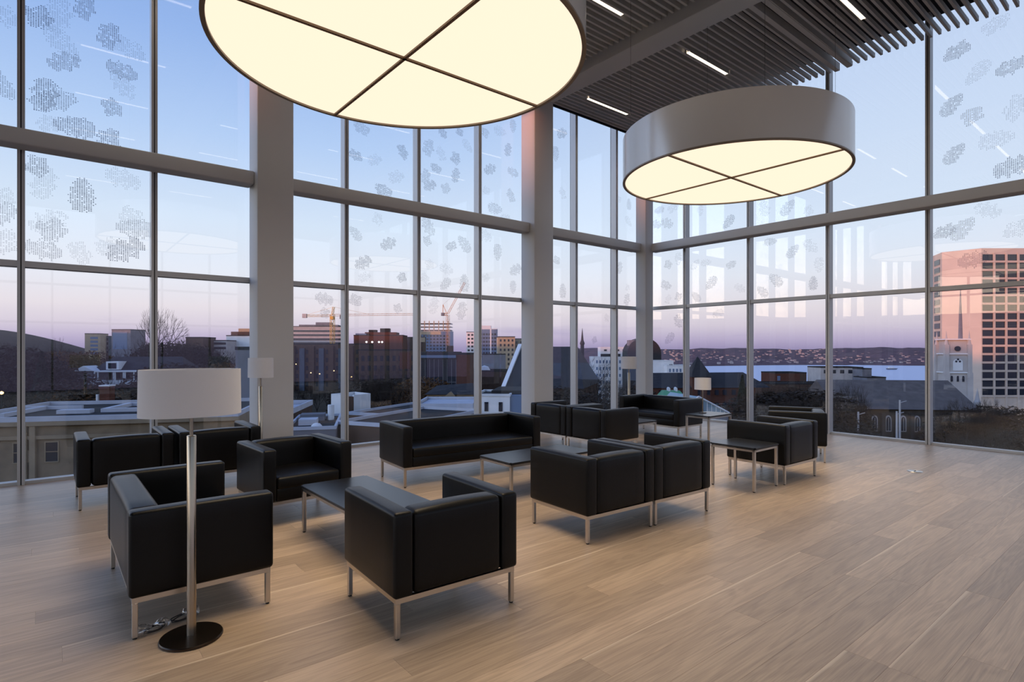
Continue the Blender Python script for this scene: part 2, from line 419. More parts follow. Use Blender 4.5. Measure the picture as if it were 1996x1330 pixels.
# ---- heavy cross beams ----------------------------------------------------
def bevel_bar(name, m, x0, x1, y0, y1, z0, z1, parent, r=0.02):
    return link(name, rbox(name, m, x0, x1, y0, y1, z0, z1, r, 3), parent)
CF, CB = 8.20, 8.60
COLS = [(-2.795, 0.48), (2.234, 0.485), (7.26, 0.49)]
bevel_bar('cross_beam', M_white, XL, COLS[0][0], 8.33, 8.61, ZB0, ZB1, wall_back)
bevel_bar('cross_beam', M_white, COLS[0][0] + 0.48, COLS[1][0], 8.33, 8.61, ZB0, ZB1, wall_back)
bevel_bar('cross_beam', M_white, COLS[1][0] + 0.485, COLS[2][0], 8.33, 8.61, ZB0, ZB1, wall_back)
bevel_bar('cross_beam', M_white, COLS[2][0] + 0.49, 10.66, 8.33, 8.61, ZB0, ZB1, wall_back)
bevel_bar('cross_beam', M_white, 10.88, 11.16, YF, 8.30, ZB0, ZB1, wall_right)
for cx_, cw in COLS:
    c = setting('column', 'square white painted column standing inside the back windows', (cx_ + cw / 2, (CF + CB) / 2, 0),
                rbox('column', M_white, -cw / 2, cw / 2, -(CB - CF) / 2, (CB - CF) / 2, 0, ZT, 0.012, 2))
setting('corner_column', 'slim white column in the corner of the two glass walls', (10.79, 8.34, 0), rbox('corner_column', M_white, -0.14, 0.14, -0.14, 0.14, 0, ZT, 0.01, 2))

# ---- ceiling ----------------------------------------------------------------
ceiling = setting('ceiling', 'dark ceiling hung with closely spaced grey slats running along the room')
MB().box(XL, XR + 0.1, YF, YB + 0.1, ZT, ZT + 0.3).build('ceiling_deck', M_slatdark, ceiling)
BX0, BX1 = 7.30, 7.76
for k, (a, b) in enumerate(((2.27, 2.73), (BX0, BX1), (-2.8, -2.34))):
    bevel_bar('ceiling_beam', M_white, a, b, YF, CF + 0.2, 6.42, ZT, ceiling, 0.01)
SP = 0.118; SW = 0.036; SH = 0.075
LEDY = [7.93, 5.62, 3.36, 1.05, -1.25, -3.55]
LEDX = [(8.45, 9.68), (5.52, 6.75), (3.05, 4.28), (0.45, 1.68)]
bays = [(BX1 + 0.005, 11.10), (2.74, BX0 - 0.005), (-2.33, 2.26)]
slat_cache = {}
ns = 0
for bi, (xa, xb) in enumerate(bays):
    y = YB - 0.20
    while y > -2.6:
        if bi == 0 and abs(y - 4.18) < 0.13:       # open slot between two wide rails
            y -= SP; continue
        segs = [(xa, xb)]
        for (p, q) in LEDX:
            for ly in LEDY:
                if abs(ly - y) < 0.055 and p > xa - 0.01 and q < xb + 0.01: segs = [(xa, p - 0.01), (q + 0.01, xb)]
        for (p, q) in segs:
            if q - p < 0.05: continue
            k = round(q - p, 3)
            if k not in slat_cache: slat_cache[k] = MB().box(-k / 2, k / 2, -SW / 2, SW / 2, 0, SH).mesh('slat', M_slat)
            link('slat', slat_cache[k], ceiling, ((p + q) / 2, y, ZC)); ns += 1
        y -= SP
for y0_, y1_ in ((4.24, 4.32), (4.04, 4.12)):
    MB().box(bays[0][0], 11.10, y0_, y1_, ZC - 0.012, ZC + 0.12).build('slot_rail', M_slat, ceiling)
bpy_rest = MB(); y = -2.68
while y > YF + 0.1:
    for xa, xb in bays + [(XL, -2.8)]: bpy_rest.box(xa, xb, y - SW / 2, y + SW / 2, ZC, ZC + SH)
    y -= SP
tag(bpy_rest.build('far_slats', M_slat, ceiling), kind='stuff')
MB().box(XL, XR - 0.1, YB - 0.16, YB - 0.13, ZC - 0.03, ZC + 0.2).build('edge_trim', M_gasket, ceiling)

# ---- recessed LED strips -----------------------------------------------------
LED_LABEL = {(0, 0): 'recessed light strip nearest the corner of the glass walls', (0, 1): 'recessed light strip above the farther drum lamp',
             (0, 2): 'recessed light strip cut by the top edge of the picture, right of the drum lamp', (1, 1): 'recessed light strip right beside the large near drum lamp'}
for i, (p, q) in enumerate(LEDX):
    for j, ly in enumerate(LEDY):
        t = thing('light_strip', LED_LABEL.get((i, j), 'recessed light strip in the slatted ceiling beyond the edge of the picture'), 'ceiling light', ((p + q) / 2, ly, ZC), 0, 'light strips between the ceiling slats')
        hl = (q - p) / 2
        MB().box(-hl, hl, -0.042, -0.032, -0.004, 0.09).box(-hl, hl, 0.032, 0.042, -0.004, 0.09).box(-hl, hl, -0.042, 0.042, 0.08, 0.09).build('housing', M_white, t)
        MB().box(-hl + 0.01, hl - 0.01, -0.031, 0.031, 0.0, 0.012).build('tube', M_led, t)
        la = bpy.data.lights.new('strip_light', 'AREA'); la.shape = 'RECTANGLE'; la.size = 2 * hl - 0.04; la.size_y = 0.05; la.energy = LED_WATT; la.color = (1.0, 0.85, 0.68); la.spread = math.radians(115)
        lo = link('strip_light', la, t, (0, 0, -0.006))

# ------------------------------------------------------------------ leaf prints on the glass
def leaf_shape(kind):
    def oval(u, v): return (u / (0.56 + 0.14 * v + 0.06 * math.sin(v * 17))) ** 2 + v * v < 1 if abs(v) < 1 else False
    def lobed(u, v):
        r = math.hypot(u, v); t = math.atan2(v, u)
        return r < 0.68 + 0.17 * math.sin(2 * t + 0.6) + 0.09 * math.sin(5 * t) + 0.05 * math.sin(11 * t)
    def oak(u, v):
        if abs(v) > 1: return False
        w = (1 - v * v) ** 0.5 * (0.58 + 0.13 * math.sin(v * 11))
        return abs(u - 0.15 * v) < w
    def wing(u, v):
        r = math.hypot(u, v); t = math.atan2(v, u)
        return r < (0.58 + 0.36 * math.cos(t)) * (0.92 + 0.14 * math.sin(6 * t))
    return [oval, lobed, oak, wing][kind]
leaf_mesh = {}
def get_leaf(kind, rot, shade):
    k = (kind, rot, shade)
    if k in leaf_mesh: return leaf_mesh[k]
    fn = leaf_shape(kind); mb = MB(); r2 = random.Random(kind * 31 + rot)
    c, s = math.cos(rot * PI / 4), math.sin(rot * PI / 4)
    du, dv = 0.024, 0.020
    i = -12
    while i <= 12:
        j = -14
        while j <= 14:
            x, z = i * du, j * dv
            u = (x * c + z * s) / 0.24; v = (-x * s + z * c) / 0.24
            if fn(u, v) and r2.random() < (0.93 if shade < 2 else 0.8):
                a = 0.0075 * r2.uniform(0.7, 1.15); b = 0.0062 * r2.uniform(0.7, 1.2)
                mb.add([(x - a, 0, z - b), (x + a, 0, z - b), (x + a, 0, z + b), (x - a, 0, z + b)], [(0, 1, 2, 3)])
            j += 1
        i += 1
    leaf_mesh[k] = mb.mesh('leaf_print', M_frit[shade]); return leaf_mesh[k]
LEAVES_B = [(70,40,0),(112,28,2),(165,15,0),(212,70,0),(252,95,2),(122,85,2),(125,120,0),(238,138,0),(85,185,0),(110,195,1),(226,205,0),(240,165,2),(75,232,2),(145,247,0),(210,278,0),
 (80,325,0),(68,355,2),(160,380,0),(240,340,2),(95,432,2),(112,458,1),(255,430,2),(262,445,1),(245,487,0),(212,480,2),(155,497,2),(56,492,1),(10,30,2),(5,165,1),(10,388,2),(15,422,1),(12,480,2),
 (705,250,1),(680,300,0),(730,312,2),(785,296,0),(748,372,0),(772,345,2),(690,455,1),(742,428,2),(757,475,0),(708,512,0),(710,542,2),(780,537,0),(690,592,1),(772,605,1),(770,570,2),(632,570,1),(628,610,1),
 (835,288,1),(862,256,0),(896,262,0),(912,285,2),(893,310,0),(850,328,0),(888,342,0),(838,362,0),(872,372,1),(822,342,1),(860,300,2),(835,440,1),(880,480,0),(905,476,1),(824,472,1),(840,512,2),(870,525,2),(868,557,1),(905,552,1),(845,592,2),(900,606,1),(820,545,2),
 (940,252,1),(975,256,2),(1000,246,1),(990,292,0),(955,330,0),(1000,336,1),(948,376,2),(996,382,1),(965,407,1),(940,458,2),(970,492,1),(1005,526,1),(950,545,2),(1000,560,1),(985,425,2),
 (1095,260,0),(1083,300,1),(1097,377,2),(1085,512,1),(1097,567,1),(1180,620,2),(1157,660,1),(1206,392,2),(1226,398,1),(1225,432,2),(1208,522,1),(1226,562,2),(1222,592,1)]
LEAVES_R = [(1285,410,1),(1312,405,2),(1300,435,1),(1279,437,1),(1305,512,1),(1322,505,2),(1298,556,1),(1325,582,1),(1302,590,2),(1305,660,1),(1322,626,1),
 (1365,410,2),(1420,433,0),(1355,516,2),(1376,512,2),(1425,516,1),(1386,552,1),(1442,562,2),(1357,582,1),(1400,600,2),(1490,405,2),(1535,405,1),(1570,412,2),(1502,470,1),(1545,490,1),(1512,546,1),(1585,552,0),(1486,570,1),(1602,516,2),(1580,480,2),
 (1865,100,0),(1970,130,0),(1940,48,2),(1905,142,2),(1855,205,0),(1895,217,1),(1942,272,2),(1860,300,0),(1972,325,0),(1982,208,2),(1838,452,0),(1876,446,1),(1985,446,2),(1896,506,1),(1925,410,2)]
nl = 0
for side, lst in ((0, LEAVES_B), (1, LEAVES_R)):
    for (px, py, sh) in lst:
        dx, dy = ray(px)
        t = (YB - 0.012) / dy if side == 0 else (XR - 0.012) / dx
        X, Y, Z = dx * t, dy * t, zat(py, t)
        u = X if side == 0 else Y
        for (a, b, z0, z1, o) in (panes_b if side == 0 else panes_r):
            if a < u < b and z0 < Z < z1:
                u = min(max(u, a + 0.2), b - 0.2); Z = min(max(Z, z0 + 0.17), z1 - 0.17)
                me = get_leaf(rnd.randrange(4), rnd.randrange(8), sh)
                sc = rnd.uniform(0.72, 1.0) if px < 300 or px > 1800 else rnd.uniform(0.55, 0.78)
                q = link('leaf_print', me, o, (u, YB - 0.0125, Z) if side == 0 else (XR - 0.0125, u, Z), 0 if side == 0 else PI / 2)
                q.scale = (sc, 1, sc); nl += 1
                break

# ------------------------------------------------------------------ leather seating
# local frame: origin on the floor under the centre, front towards -y
AW, AD, AH = 0.818, 0.740, 0.682
ZL = 0.222                                   # underside of the upholstery
ARM = 0.115
seat_meshes = {}
def seat_parts(w):
    if w in seat_meshes: return seat_meshes[w]
    d = AD; P = {}
    hw = w / 2; hd = d / 2
    P['arm_l'] = rbox('armrest', M_leather, -hw, -hw + ARM, -hd, hd, ZL, AH, 0.022, 4, 0.004)
    P['arm_r'] = rbox('armrest', M_leather, hw - ARM, hw, -hd, hd, ZL, AH, 0.022, 4, 0.004)
    P['back'] = rbox('backrest', M_leather, -hw + ARM + 0.002, hw - ARM - 0.002, hd - 0.165, hd - 0.004, ZL, AH - 0.006, 0.034, 4, 0.012)
    P['base'] = rbox('seat_base', M_leather, -hw + ARM + 0.002, hw - ARM - 0.002, -hd + 0.012, hd - 0.165, ZL, 0.335, 0.012, 3)
    P['seat'] = rbox('seat_cushion', M_leather, -hw + ARM + 0.003, hw - ARM - 0.003, -hd + 0.004, hd - 0.163, 0.325, 0.432, 0.028, 4, 0.012)
    # steel frame
    T = 0.028; i = 0.016; a, b = hw - i, hd - i
    mb = MB()
    mb.box(-a, a, -b, -b + T, ZL - T, ZL).box(-a, a, b - T, b, ZL - T, ZL).box(-a, -a + T, -b + T, b - T, ZL - T, ZL).box(a - T, a, -b + T, b - T, ZL - T, ZL)
    if w > 1.0: mb.box(-T / 2, T / 2, -b + T, b - T, ZL - T, ZL)
    P['frame'] = mb.mesh('frame', M_steel)
    P['leg'] = rbox('leg', M_steel, -T / 2, T / 2, -T / 2, T / 2, 0.008, ZL - T, 0.003, 1)
    P['foot'] = MB().lathe([(0.0, 0.0), (0.011, 0.0), (0.011, 0.009), (0.0, 0.009)], 10).mesh('foot', M_foot)
    seat_meshes[w] = P
    return P
def make_seat(name, label, cat, x, y, deg, w=AW, group=None):
    t = thing(name, label, cat, (x, y, 0), math.radians(deg), group)
    P = seat_parts(w); hw, hd = w / 2, AD / 2
    link('armrest', P['arm_l'], t); link('armrest', P['arm_r'], t)
    link('backrest', P['back'], t); link('seat_base', P['base'], t); link('seat_cushion', P['seat'], t); link('frame', P['frame'], t)
    o = 0.016 + 0.014
    for sx in (-1, 1):
        for sy in (-1, 1):
            lg = link('leg', P['leg'], t, (sx * (hw - o), sy * (hd - o), 0))
            link('foot', P['foot'], lg, (0, 0, 0))
    return t
G_ARM = 'black leather cube armchairs'
make_seat('loveseat', 'black leather loveseat behind the tall floor lamp in the left foreground', 'sofa', 0.712, 4.285, 90, 1.33, 'black leather sofas')
make_seat('armchair', 'nearest black leather armchair, turned with its back to the viewer', 'armchair', 1.850, 3.075, 180 - 2.5, AW, G_ARM)
make_seat('armchair', 'black leather armchair facing the viewer in front of the broad white column', 'armchair', 1.835, 5.52, 3, AW, G_ARM)
make_seat('armchair', 'leftmost black leather armchair, its back turned, close to the left windows', 'armchair', 0.640, 7.235, 180, AW, G_ARM)
make_seat('armchair', 'black leather armchair with its back turned, right beside the broad column', 'armchair', 1.495, 7.200, 180, AW, G_ARM)
make_seat('long_sofa', 'long three-seat black leather sofa facing the viewer in the middle', 'sofa', 4.085, 5.985, -5, 1.92, 'black leather sofas')
make_seat('armchair', 'left one of the two joined black armchairs with backs to the viewer, right of centre', 'armchair', 3.745, 3.470, 180 - 2.7, AW, G_ARM)
make_seat('armchair', 'right one of the two joined black armchairs with backs to the viewer, right of centre', 'armchair', 4.566, 3.431, 180 - 2.7, AW, G_ARM)
make_seat('armchair', 'black armchair right behind the long sofa, farther of a side-by-side pair', 'armchair', 6.555, 6.685, 90, AW, G_ARM)
make_seat('armchair', 'black armchair showing its side, nearer of the pair behind the long sofa', 'armchair', 6.555, 5.860, 90, AW, G_ARM)
make_seat('armchair', 'black armchair standing against the square side table on the right', 'armchair', 6.945, 3.430, 180 - 1, AW, G_ARM)
make_seat('armchair', 'rightmost black armchair, turned askew behind the one at the side table', 'armchair', 8.475, 3.83, 180 + 26, AW, G_ARM)
make_seat('loveseat', 'black leather loveseat far back in the corner of the windows', 'sofa', 8.770, 6.43, -90, 1.32, 'black leather sofas')

# ------------------------------------------------------------------ tables
def make_table(name, label, x, y, deg, w, d, h, group):
    t = thing(name, label, 'table', (x, y, 0), math.radians(deg), group)
    hw, hd = w / 2, d / 2
    bm = bmesh.new(); bmesh.ops.create_cube(bm, size=1.0)
    for v in bm.verts: v.co = Vector((v.co.x * w, v.co.y * d, h - 0.009 + v.co.z * 0.018))
    bmesh.ops.bevel(bm, geom=[e for e in bm.edges if abs(e.verts[0].co.z - e.verts[1].co.z) > 0.01], offset=0.020, segments=4, affect='EDGES')
    bmesh.ops.bevel(bm, geom=[e for e in bm.edges if abs(e.verts[0].co.z - e.verts[1].co.z) < 1e-5 and len(e.link_faces) == 2], offset=0.003, segments=2, affect='EDGES')
    me = bpy.data.meshes.new('tabletop'); bm.to_mesh(me); bm.free(); me.materials.append(M_tabletop); sharp(me, 40)
    link('tabletop', me, t)
    T = 0.03; a, b = hw - 0.012, hd - 0.012; z1 = h - 0.026
    MB().box(-a, a, -b, -b + T, z1 - 0.022, z1).box(-a, a, b - T, b, z1 - 0.022, z1).box(-a, -a + T, -b + T, b - T, z1 - 0.022, z1).box(a - T, a, -b + T, b - T, z1 - 0.022, z1).build('frame', M_steel, t)
    lm = rbox('leg', M_steel, -T / 2, T / 2, -T / 2, T / 2, 0.008, z1 - 0.0, 0.003, 1)
    sp = MB().lathe([(0.0, z1), (0.009, z1), (0.009, h - 0.018), (0.0, h - 0.018)], 10).mesh('spacer', M_foot)
    fm = MB().lathe([(0.0, 0.0), (0.013, 0.0), (0.013, 0.009), (0.0, 0.009)], 10).mesh('foot', M_foot)
    for sx in (-1, 1):
        for sy in (-1, 1):
            lg = link('leg', lm, t, (sx * (a - T / 2), sy * (b - T / 2), 0)); link('foot', fm, lg); link('spacer', sp, lg)
    return t
G_TAB = 'low black tables with steel legs'
make_table('coffee_table', 'long black coffee table between the near armchair and the facing armchair', 1.978, 4.305, 0, 0.60, 1.20, 0.40, G_TAB)
make_table('coffee_table', 'black coffee table in front of the long sofa', 4.25, 4.755, -1, 1.20, 0.57, 0.40, G_TAB)
make_table('coffee_table', 'black coffee table in front of the corner loveseat', 7.43, 6.32, 0, 0.60, 1.22, 0.40, G_TAB)
make_table('side_table', 'square side table with a small lamp on it beside the corner loveseat', 8.56, 5.30, 0, 0.70, 0.46, 0.485, G_TAB)
make_table('side_table', 'square black side table to the right of the joined armchairs', 6.20, 3.385, 0, 0.55, 0.55, 0.485, G_TAB)

# ------------------------------------------------------------------ floor lamps
def shade_mesh(sx, sy, z0, z1, taper=0.012):
    mb = MB(); n = 72; vs_ = []; fs = []
    prof = [(1.0, z0), (1.0 - taper * 0.5, (z0 + z1) / 2), (1.0 - taper, z1), (1.0 - taper - 0.012, z1), (0.988 - taper * 0.5, (z0 + z1) / 2), (0.988, z0), (1.0, z0)]
    mb.lathe(prof, n, (0, 0), sx, sy)
    me = mb.mesh('shade', M_shade); sharp(me, 50); return me
def floor_lamp(label, x, y, sx, sy, rz=0.0, zs0=1.200, zs1=1.445):
    t = thing('floor_lamp', label, 'floor lamp', (x, y, 0), rz, 'steel floor lamps with pale drum shades')
    b = MB().lathe([(0.0, 0.0), (0.150, 0.0), (0.153, 0.004), (0.153, 0.011), (0.149, 0.016), (0.03, 0.0185), (0.0, 0.0185)], 64); me = b.mesh('base', M_bronze); sharp(me, 25); link('base', me, t)
    p = MB().lathe([(0.0, 0.0185), (0.0235, 0.0185), (0.0235, 1.085), (0.021, 1.089), (0.0, 1.089)], 32); me = p.mesh('pole', M_lampsteel); sharp(me); link('pole', me, t)
    s = MB().lathe([(0.0, 1.089), (0.0095, 1.089), (0.0095, zs0 + 0.12), (0.0, zs0 + 0.12)], 20); me = s.mesh('stem', M_lampsteel); sharp(me); link('stem', me, t)
    sh = link('shade', shade_mesh(sx, sy, zs0, zs1), t)
    f = MB().tube((-sx * 0.97, 0, zs1 - 0.02), (sx * 0.97, 0, zs1 - 0.02), 0.003, n=6).tube((0, -sy * 0.97, zs1 - 0.02), (0, sy * 0.97, zs1 - 0.02), 0.003, n=6)
    f.tube((0, 0, zs0 + 0.1), (0, 0, zs1 - 0.02), 0.004, n=6); f.build('shade_spider', M_lampsteel, sh)
    bl = MB().lathe([(0.0, zs0 + 0.12), (0.014, zs0 + 0.12), (0.016, zs0 + 0.145), (0.027, zs0 + 0.18), (0.022, zs0 + 0.205), (0.0, zs0 + 0.214)], 16); me = bl.mesh('bulb', M_white, True); link('bulb', me, t)
    return t
floor_lamp('tall floor lamp with a wide lilac-white shade in the left foreground', 0.610, 3.472, 0.246, 0.175, 0.0)
floor_lamp('floor lamp with a small pale shade standing before the broad column', 2.115, 7.62, 0.146, 0.20)
floor_lamp('floor lamp with a cream shade behind the corner loveseat, beside the corner column', 9.15, 7.46, 0.128, 0.18, 0.0, 1.165, 1.41)

tl = thing('table_lamp', 'short table lamp with a white shade on the far side table', 'table lamp', (8.575, 5.42, 0.485))
me = MB().lathe([(0.0, 0.0), (0.06, 0.0), (0.06, 0.012), (0.012, 0.016), (0.0, 0.016)], 32).mesh('base', M_bronze); sharp(me, 30); link('base', me, tl)
me = MB().lathe([(0.0, 0.016), (0.009, 0.016), (0.009, 0.46), (0.0, 0.46)], 16).mesh('pole', M_lampsteel); sharp(me); link('pole', me, tl)
link('shade', shade_mesh(0.122, 0.14, 0.395, 0.59), tl)

# clear plastic wrapper and coiled flex left on the floor under the loveseat
cord = thing('cord_bundle', 'coiled cord in clear plastic wrapping on the floor beside the lamp base', 'cord', (0.50, 3.70, 0))
def loop(r, zc, cx_, cy_, wob, rad, n=26, ph=0.0, ell=0.6, ang=0.5):
    mb = MB(); pts = []
    for i in range(n):
        t = 2 * PI * i / n + ph
        u, v = r * math.cos(t), r * ell * math.sin(t)
        pts.append(Vector((cx_ + u * math.cos(ang) - v * math.sin(ang), cy_ + u * math.sin(ang) + v * math.cos(ang), zc + wob * math.sin(2 * t + ph))))
    for i in range(n): mb.tube(pts[i], pts[(i + 1) % n], rad, n=6, cap=False)
    return mb
M_cord = mat('dark_flex', (34, 32, 32), 0.5)
for k in range(2):
    loop(0.050 + 0.006 * k, 0.012 + 0.009 * k, -0.04 + 0.006 * k, -0.02, 0.003, 0.0035, ph=k).build('cord_loop', M_cord, cord, smooth=True)
    loop(0.05 + 0.006 * k, 0.012 + 0.009 * k, 0.10, 0.03 + 0.004 * k, 0.003, 0.0035, ph=k * 1.7).build('cord_loop', M_cord, cord, smooth=True)
for (cx_, cy_, r) in ((-0.10, -0.035, 0.035), (0.01, 0.005, 0.03), (0.155, 0.05, 0.034)):
    bm = bmesh.new(); bmesh.ops.create_icosphere(bm, subdivisions=3, radius=r)
    for v in bm.verts:
        k = 1 + 0.22 * math.sin(v.co.x * 140 + cx_ * 30) * math.cos(v.co.y * 120) + rnd.uniform(-0.06, 0.06)
        v.co = Vector((v.co.x * k * 1.3, v.co.y * k, max(-0.0, v.co.z * k * 0.9 + r * 0.75)))
    me = bpy.data.meshes.new('plastic_wrap'); bm.to_mesh(me); bm.free(); me.materials.append(M_clear)
    for p in me.polygons: p.use_smooth = True
    link('plastic_wrap', me, cord, (cx_, cy_, 0.001))

# floor socket lid
fb = thing('floor_socket', 'round silver floor socket lid set in the boards at right', 'floor socket', (8.58, 2.39, 0))
me = MB().lathe([(0.0, 0.004), (0.062, 0.004), (0.064, 0.006), (0.082, 0.006), (0.086, 0.0)], 40).mesh('lid', M_steel); sharp(me, 20); link('lid', me, fb)
MB().box(-0.03, 0.03, -0.006, 0.006, 0.004, 0.0065).build('hinge', M_gasket, fb)

# ------------------------------------------------------------------ drum pendants
DZ, DR, DH = 3.755, 1.365, 0.56
def drum(label, x, y):
    t = thing('drum_pendant', label, 'pendant lamp', (x, y, DZ), 0, 'large drum pendant lamps')
    n = 128
    me = MB().lathe([(DR, 0.012), (DR, DH), (DR - 0.012, DH + 0.004), (DR - 0.03, DH)], n).mesh('drum_shell', M_drum); sharp(me, 30); link('drum_shell', me, t)
    me = MB().lathe([(DR - 0.03, 0.02), (DR - 0.03, -0.004), (DR - 0.012, -0.008), (DR + 0.003, -0.004), (DR + 0.003, 0.012), (DR, 0.014)], n).mesh('rim', M_drumrim); sharp(me, 40); link('rim', me, t)
    MB().lathe([(0.0, DH - 0.02), (DR - 0.012, DH - 0.02), (DR - 0.012, DH), (0.0, DH)], 64).build('top_plate', M_white, t)
    for q in range(4):
        k = 24; vs_ = [(0.012 * math.cos(PI / 4 + q * PI / 2), 0.012 * math.sin(PI / 4 + q * PI / 2), 0.012)]
        for i in range(k + 1):
            a = q * PI / 2 + PI / 2 * i / k
            vs_.append(((DR - 0.03) * math.cos(a), (DR - 0.03) * math.sin(a), 0.012))
        top = [(v[0], v[1], 0.016) for v in vs_]
        m_ = k + 2; fs = [(0, i + 2, i + 1) for i in range(k)] + [(m_, m_ + i + 1, m_ + i + 2) for i in range(k)]
        MB().add(vs_ + top, fs).build('diffuser_panel', M_diff, t)
    la = bpy.data.lights.new('drum_light', 'AREA'); la.shape = 'DISK'; la.size = 2 * DR - 0.1; la.energy = DRUM_WATT; la.color = (1.0, 0.80, 0.54); la.spread = math.radians(100)
    link('drum_light', la, t, (0, 0, -0.012))
    MB().box(-DR + 0.02, DR - 0.02, -0.012, 0.012, -0.004, 0.0115).build('crossbar', M_bar, t)
    MB().box(-0.012, 0.012, -DR + 0.02, DR - 0.02, -0.004, 0.0115).build('crossbar', M_bar, t)
    for a in (20, 110, 200, 290):
        a = math.radians(a + 25)
        p = (DR * 0.93 * math.cos(a), DR * 0.93 * math.sin(a))
        MB().tube((p[0], p[1], DH - 0.01), (p[0], p[1], ZC + 0.06 - DZ), 0.0018, n=6).build('cable', M_cable, t)
    return t
drum('large drum pendant lamp, cropped by the top edge, showing its glowing underside', 2.11, 3.87)
drum('drum pendant lamp farther right, with its grey side band in full view', 6.82, 3.90)

# ================================================================== the town outside
YAW = math.atan2(RY, RX)
HD = Vector((0.911, 0.412))
def ground_z(x, y):
    s = x * HD.x + y * HD.y
    return -16.0 - min(max((s - 70) * 0.055, 0), 24.0)
def site(name, label, cat, px, D, extra=0.0, z=None, group=None):
    x, y = at(px, D)
    z = ground_z(x, y) if z is None else z
    t = thing(name, label, cat, (x, y, z), YAW + math.radians(extra), group)
    return t
def wpx(n, D): return n / FPX * D            # metres covered by n photograph pixels at that distance

E_ = lambda n, c, r=0.85, v=0.12, vs=0.6: mat(n, c, r, spec=0.12, var=v, vscale=vs)
X_ground = E_('street_ground', (52, 50, 50), 0.95, 0.3, 0.05)
X_grass = E_('dry_grass', (62, 52, 38), 0.95, 0.25, 0.05)
X_snow = E_('frosted_roof', (176, 178, 186), 0.8, 0.08, 0.8)
X_roof = E_('dark_membrane', (46, 45, 46), 0.9, 0.2, 0.5)
X_shingle = E_('church_shingle', (96, 88, 84), 0.85, 0.15, 1.0)
X_slate = E_('slate_roof', (52, 51, 53), 0.8, 0.2, 1.2)
X_stone = E_('sandstone', (124, 107, 86), 0.9, 0.28, 0.7)
X_stone2 = E_('sandstone_band', (140, 123, 100), 0.9, 0.2, 0.7)
X_brick = E_('red_brick', (86, 54, 44), 0.9, 0.2, 2.0)
X_brown = E_('brown_brick', (78, 62, 53), 0.9, 0.18, 1.0)
X_conc = E_('concrete', (172, 166, 162), 0.9, 0.1, 0.4)
X_pale = E_('pale_render', (218, 216, 214), 0.85, 0.06, 0.4)
X_beige = E_('beige_panel', (166, 148, 122), 0.85, 0.1, 0.3)
X_grey = E_('grey_panel', (112, 112, 118), 0.8, 0.12, 0.4)
X_tower = E_('tower_concrete', (190, 174, 160), 0.85, 0.05, 0.3)
X_win = mat('window_glass_dark', (36, 40, 50), 0.12, spec=0.6)
X_winb = mat('window_glass_blue', (92, 110, 136), 0.5, spec=0.3)
X_white = E_('white_trim', (206, 206, 206), 0.7, 0.04, 1.0)
X_yellow = E_('crane_yellow', (206, 158, 60), 0.6, 0.08, 1.0)
X_red = E_('crane_orange', (196, 138, 90), 0.6, 0.08, 1.0)
X_green = E_('green_copper', (92, 150, 112), 0.7, 0.12, 1.5)
X_bark = E_('bark', (62, 54, 50), 0.95, 0.2, 3.0)
X_twig = E_('twigs', (54, 46, 40), 0.95, 0.2, 0.4)
X_autumn = E_('autumn_leaves', (88, 62, 38), 0.95, 0.35, 0.6)
X_ever = E_('evergreen', (44, 50, 42), 0.95, 0.3, 0.8)
X_cstone = E_('dark_ironstone', (74, 66, 60), 0.9, 0.25, 0.8)
X_bay = E_('blue_grey_bay', (74, 80, 92))
X_shoreh = E_('shore_house_paint', (150, 142, 142), 0.9, 0.3, 0.05)
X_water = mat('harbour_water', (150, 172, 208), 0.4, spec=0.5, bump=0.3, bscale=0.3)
X_shore = E_('far_wooded_shore', (96, 74, 80), 0.95, 0.3, 0.02)
X_glassroof = mat('atrium_glass', (120, 142, 152), 0.2, spec=0.6)
X_carA = mat('car_white', (200, 202, 205), 0.3); X_carB = mat('car_dark', (50, 54, 62), 0.3)
X_lamp = emit('street_lamp_glow', (1.0, 0.62, 0.25), 4.0)
X_lampw = emit('flood_lamp_glow', (0.9, 0.95, 1.0), 4.0)

# ground: street level, falling to the harbour
mb = MB(); n = 60; R_ = 1500.0
xs = [-700 + 1700 * i / n for i in range(n + 1)]; ys = [-300 + 1700 * i / n for i in range(n + 1)]
def hill_z(x, y):
    k = min(max((y - 30) / 410.0, 0), 1.6)
    w = 60 + 60 * k; xo = -110 + 40 * k; top = 8.4 + 7.5 * k
    t = min(max((xo + w - x) / w, 0), 1); s = t * t * (3 - 2 * t)
    return -16.3 + (top + 16.3) * s
mb = MB(); v = []
for j in range(n + 1):
    for i in range(n + 1):
        v.append((xs[i], ys[j], ground_z(xs[i], ys[j]) - (0.05 if xs[i] > -40 else 3.0)))
mb.add(v, [(j * (n + 1) + i, j * (n + 1) + i + 1, (j + 1) * (n + 1) + i + 1, (j + 1) * (n + 1) + i) for j in range(n) for i in range(n)])
setting('ground', 'dark street level ground of the town outside', data=mb.mesh('ground', X_ground, True))
mb = MB(); v = []; nx, ny = 60, 50
hx = [-420 + 560 * i / nx for i in range(nx + 1)]; hy = [-250 + 1000 * i / ny for i in range(ny + 1)]
for y in hy:
    for x in hx:
        z = hill_z(x, y)
        v.append((x, y, z if z > -16.25 else -17.5))
mb.add(v, [(j * (nx + 1) + i, j * (nx + 1) + i + 1, (j + 1) * (nx + 1) + i + 1, (j + 1) * (nx + 1) + i) for j in range(ny) for i in range(nx)])
setting('hill', 'low grassy hill rising at the far left', data=mb.mesh('hill', X_grass, True))
